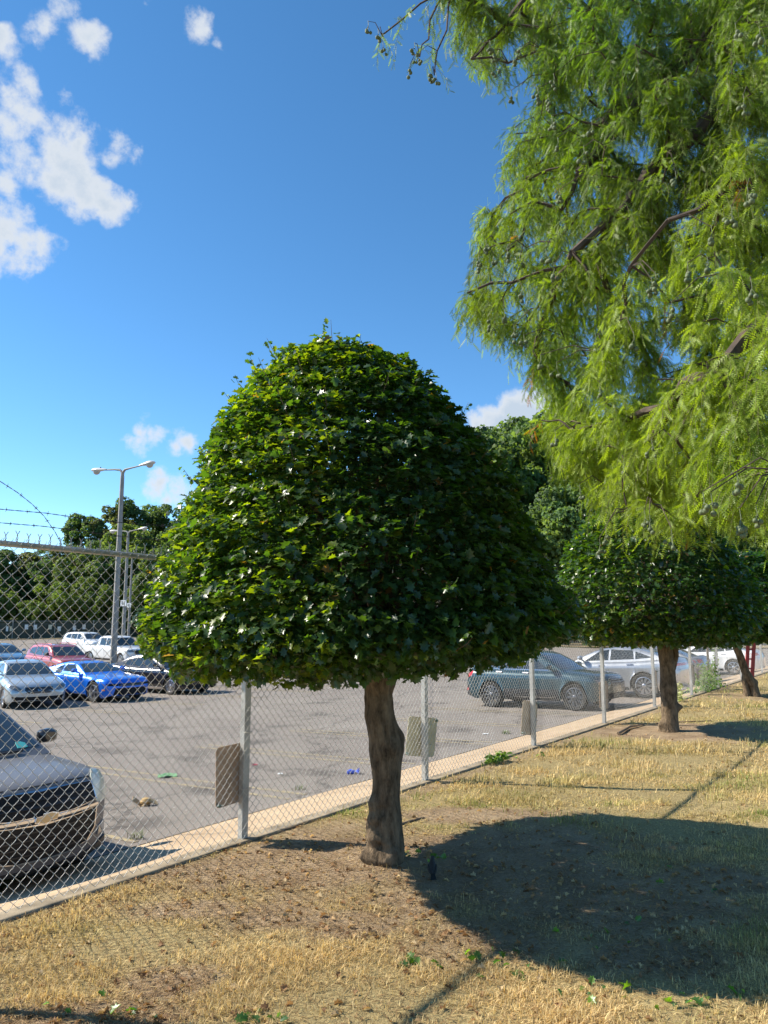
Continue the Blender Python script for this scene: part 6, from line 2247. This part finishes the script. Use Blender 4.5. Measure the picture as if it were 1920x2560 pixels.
# iron stake in the asphalt shade
# ------------------------------------------------------------------ people walking beyond, only legs below the crown
def person(x, y, label, jeans, shirt, skin, head_h=1.74, stride=.18, face=1.2):
    g_ = G(x, y)
    root = empty('person', g_, face)
    tag(root, label, 'person')
    sk = {  # joints in metres, x forward
        'pelvis': (0, 0, .95), 'chest': (.02, 0, 1.28), 'neck': (.03, 0, 1.47), 'head': (.05, 0, 1.58), 'top': (.04, 0, 1.72),
        'hipL': (0, .09, .90), 'kneeL': (.10+stride*.3, .10, .50), 'ankL': (stride, .10, .09), 'toeL': (stride+.17, .12, .04),
        'hipR': (0, -.09, .90), 'kneeR': (.02-stride*.1, -.10, .50), 'ankR': (-stride, -.10, .12), 'toeR': (-stride+.16, -.11, .04),
        'shL': (.01, .17, 1.42), 'elL': (-.06, .24, 1.14), 'wrL': (.04, .25, .90), 'haL': (.07, .25, .82),
        'shR': (.01, -.17, 1.42), 'elR': (.02, -.24, 1.14), 'wrR': (.14, -.25, .92), 'haR': (.18, -.25, .85)}
    rad = {'pelvis': .135, 'chest': .14, 'neck': .055, 'head': .095, 'top': .075, 'hipL': .10, 'kneeL': .062, 'ankL': .045, 'toeL': .035, 'hipR': .10, 'kneeR': .062, 'ankR': .045, 'toeR': .035,
           'shL': .065, 'elL': .042, 'wrL': .028, 'haL': .032, 'shR': .065, 'elR': .042, 'wrR': .028, 'haR': .032}
    ed = [('pelvis', 'chest'), ('chest', 'neck'), ('neck', 'head'), ('head', 'top'), ('pelvis', 'hipL'), ('hipL', 'kneeL'), ('kneeL', 'ankL'), ('ankL', 'toeL'), ('pelvis', 'hipR'), ('hipR', 'kneeR'), ('kneeR', 'ankR'), ('ankR', 'toeR'),
          ('chest', 'shL'), ('shL', 'elL'), ('elL', 'wrL'), ('wrL', 'haL'), ('chest', 'shR'), ('shR', 'elR'), ('elR', 'wrR'), ('wrR', 'haR')]
    def skinned(nm, ks, eds, mat, grow=0.0, rootk=None, lvl=2):
        me = bpy.data.meshes.new(nm)
        ks = list(ks)
        me.from_pydata([sk[k] for k in ks], [(ks.index(a), ks.index(b)) for a, b in eds], [])
        o = bpy.data.objects.new(nm, me); C.objects.link(o)
        md = o.modifiers.new('skin', 'SKIN')
        for i_, k in enumerate(ks):
            me.skin_vertices[0].data[i_].radius = (rad[k]+grow, (rad[k]+grow)*(.8 if k in ('chest', 'pelvis') else 1))
            me.skin_vertices[0].data[i_].use_root = (k == rootk)
        sb = o.modifiers.new('sub', 'SUBSURF'); sb.levels = lvl; sb.render_levels = lvl
        me.materials.append(mat)
        o.parent = root
        return o
    # fingers
    for s_, h_ in (('L', 'haL'), ('R', 'haR')):
        hx, hy, hz = sk[h_]
        for f_ in range(4):
            k1, k2 = f'f{s_}{f_}a', f'f{s_}{f_}b'
            sk[k1] = (hx+.012+(f_-1.5)*.017, hy, hz-.045); sk[k2] = (hx+.03+(f_-1.5)*.016, hy*.985, hz-.085+.006*abs(f_-1.4))
            rad[k1] = .009; rad[k2] = .007
            ed.append((h_, k1)); ed.append((k1, k2))
        sk[f't{s_}'] = (hx+.05, hy*.95, hz-.02); rad[f't{s_}'] = .009; ed.append((h_, f't{s_}'))
    skinned('body', list(sk.keys()), ed, skin, 0, 'pelvis')
    lk = ['pelvis', 'hipL', 'kneeL', 'ankL', 'hipR', 'kneeR', 'ankR']
    skinned('jeans', lk, [e_ for e_ in ed if e_[0] in lk and e_[1] in lk], jeans, .022, 'pelvis')
    tk_ = ['pelvis', 'chest', 'shL', 'elL', 'shR', 'elR']
    skinned('shirt', tk_, [e_ for e_ in ed if e_[0] in tk_ and e_[1] in tk_], shirt, .022, 'chest')
    for s_ in ('L', 'R'):
        kk = ['ank'+s_, 'toe'+s_]
        skinned('shoe', kk, [tuple(kk)], M_trim, .014, kk[0], 1)
    mb = MB(); mb.lathe([(.0, .11), (.06, .095), (.098, .05), (.105, 0), (.09, -.05), (.05, -.07)], 14, Matrix.Translation((.03, 0, 1.66))); mb.build('hair', M_ink, root, smooth=True)
    mb = MB(); mb.tube([(.14, 0, 1.66), (.165, 0, 1.63), (.145, 0, 1.62)], [.008, .016, .012], 6); mb.build('nose', skin, root, smooth=True)
    mb = MB()
    for s_ in (-1, 1): mb.box((.142, s_*.033, 1.665), (.01, .02, .01))
    mb.build('eyes', M_ink, root)
    mb = MB(); mb.box((.138, 0, 1.585), (.008, .045, .008)); mb.build('mouth', M_red, root)
person(1135, 1701, 'person in light jeans walking in the lot, legs visible below the big crown', pm('washed_jeans', (.22, .27, .34), .9, noise=(20, .3)), pm('dark_shirt', (.05, .06, .08), .9), pm('skin', (.36, .22, .15), .6))

# expansion joints across the slab
M_joint = pm('joint_tar', (.07, .06, .05), .9)
for k in range(-4, 26, 3):
    vs = []
    t0 = k*1.0+.4
    for nn in np.arange(.12, 3.13, .19):
        for e_ in (-.007, .007):
            v = fp(t0+e_, nn); v.z = gz(nn)+.0105; vs.append(v)
    mb = MB(); mb.add(vs, [(2*i_, 2*i_+1, 2*i_+3, 2*i_+2) for i_ in range(len(vs)//2-1)])
    o = mb.build('slab_joint', M_joint); o['kind'] = 'structure'
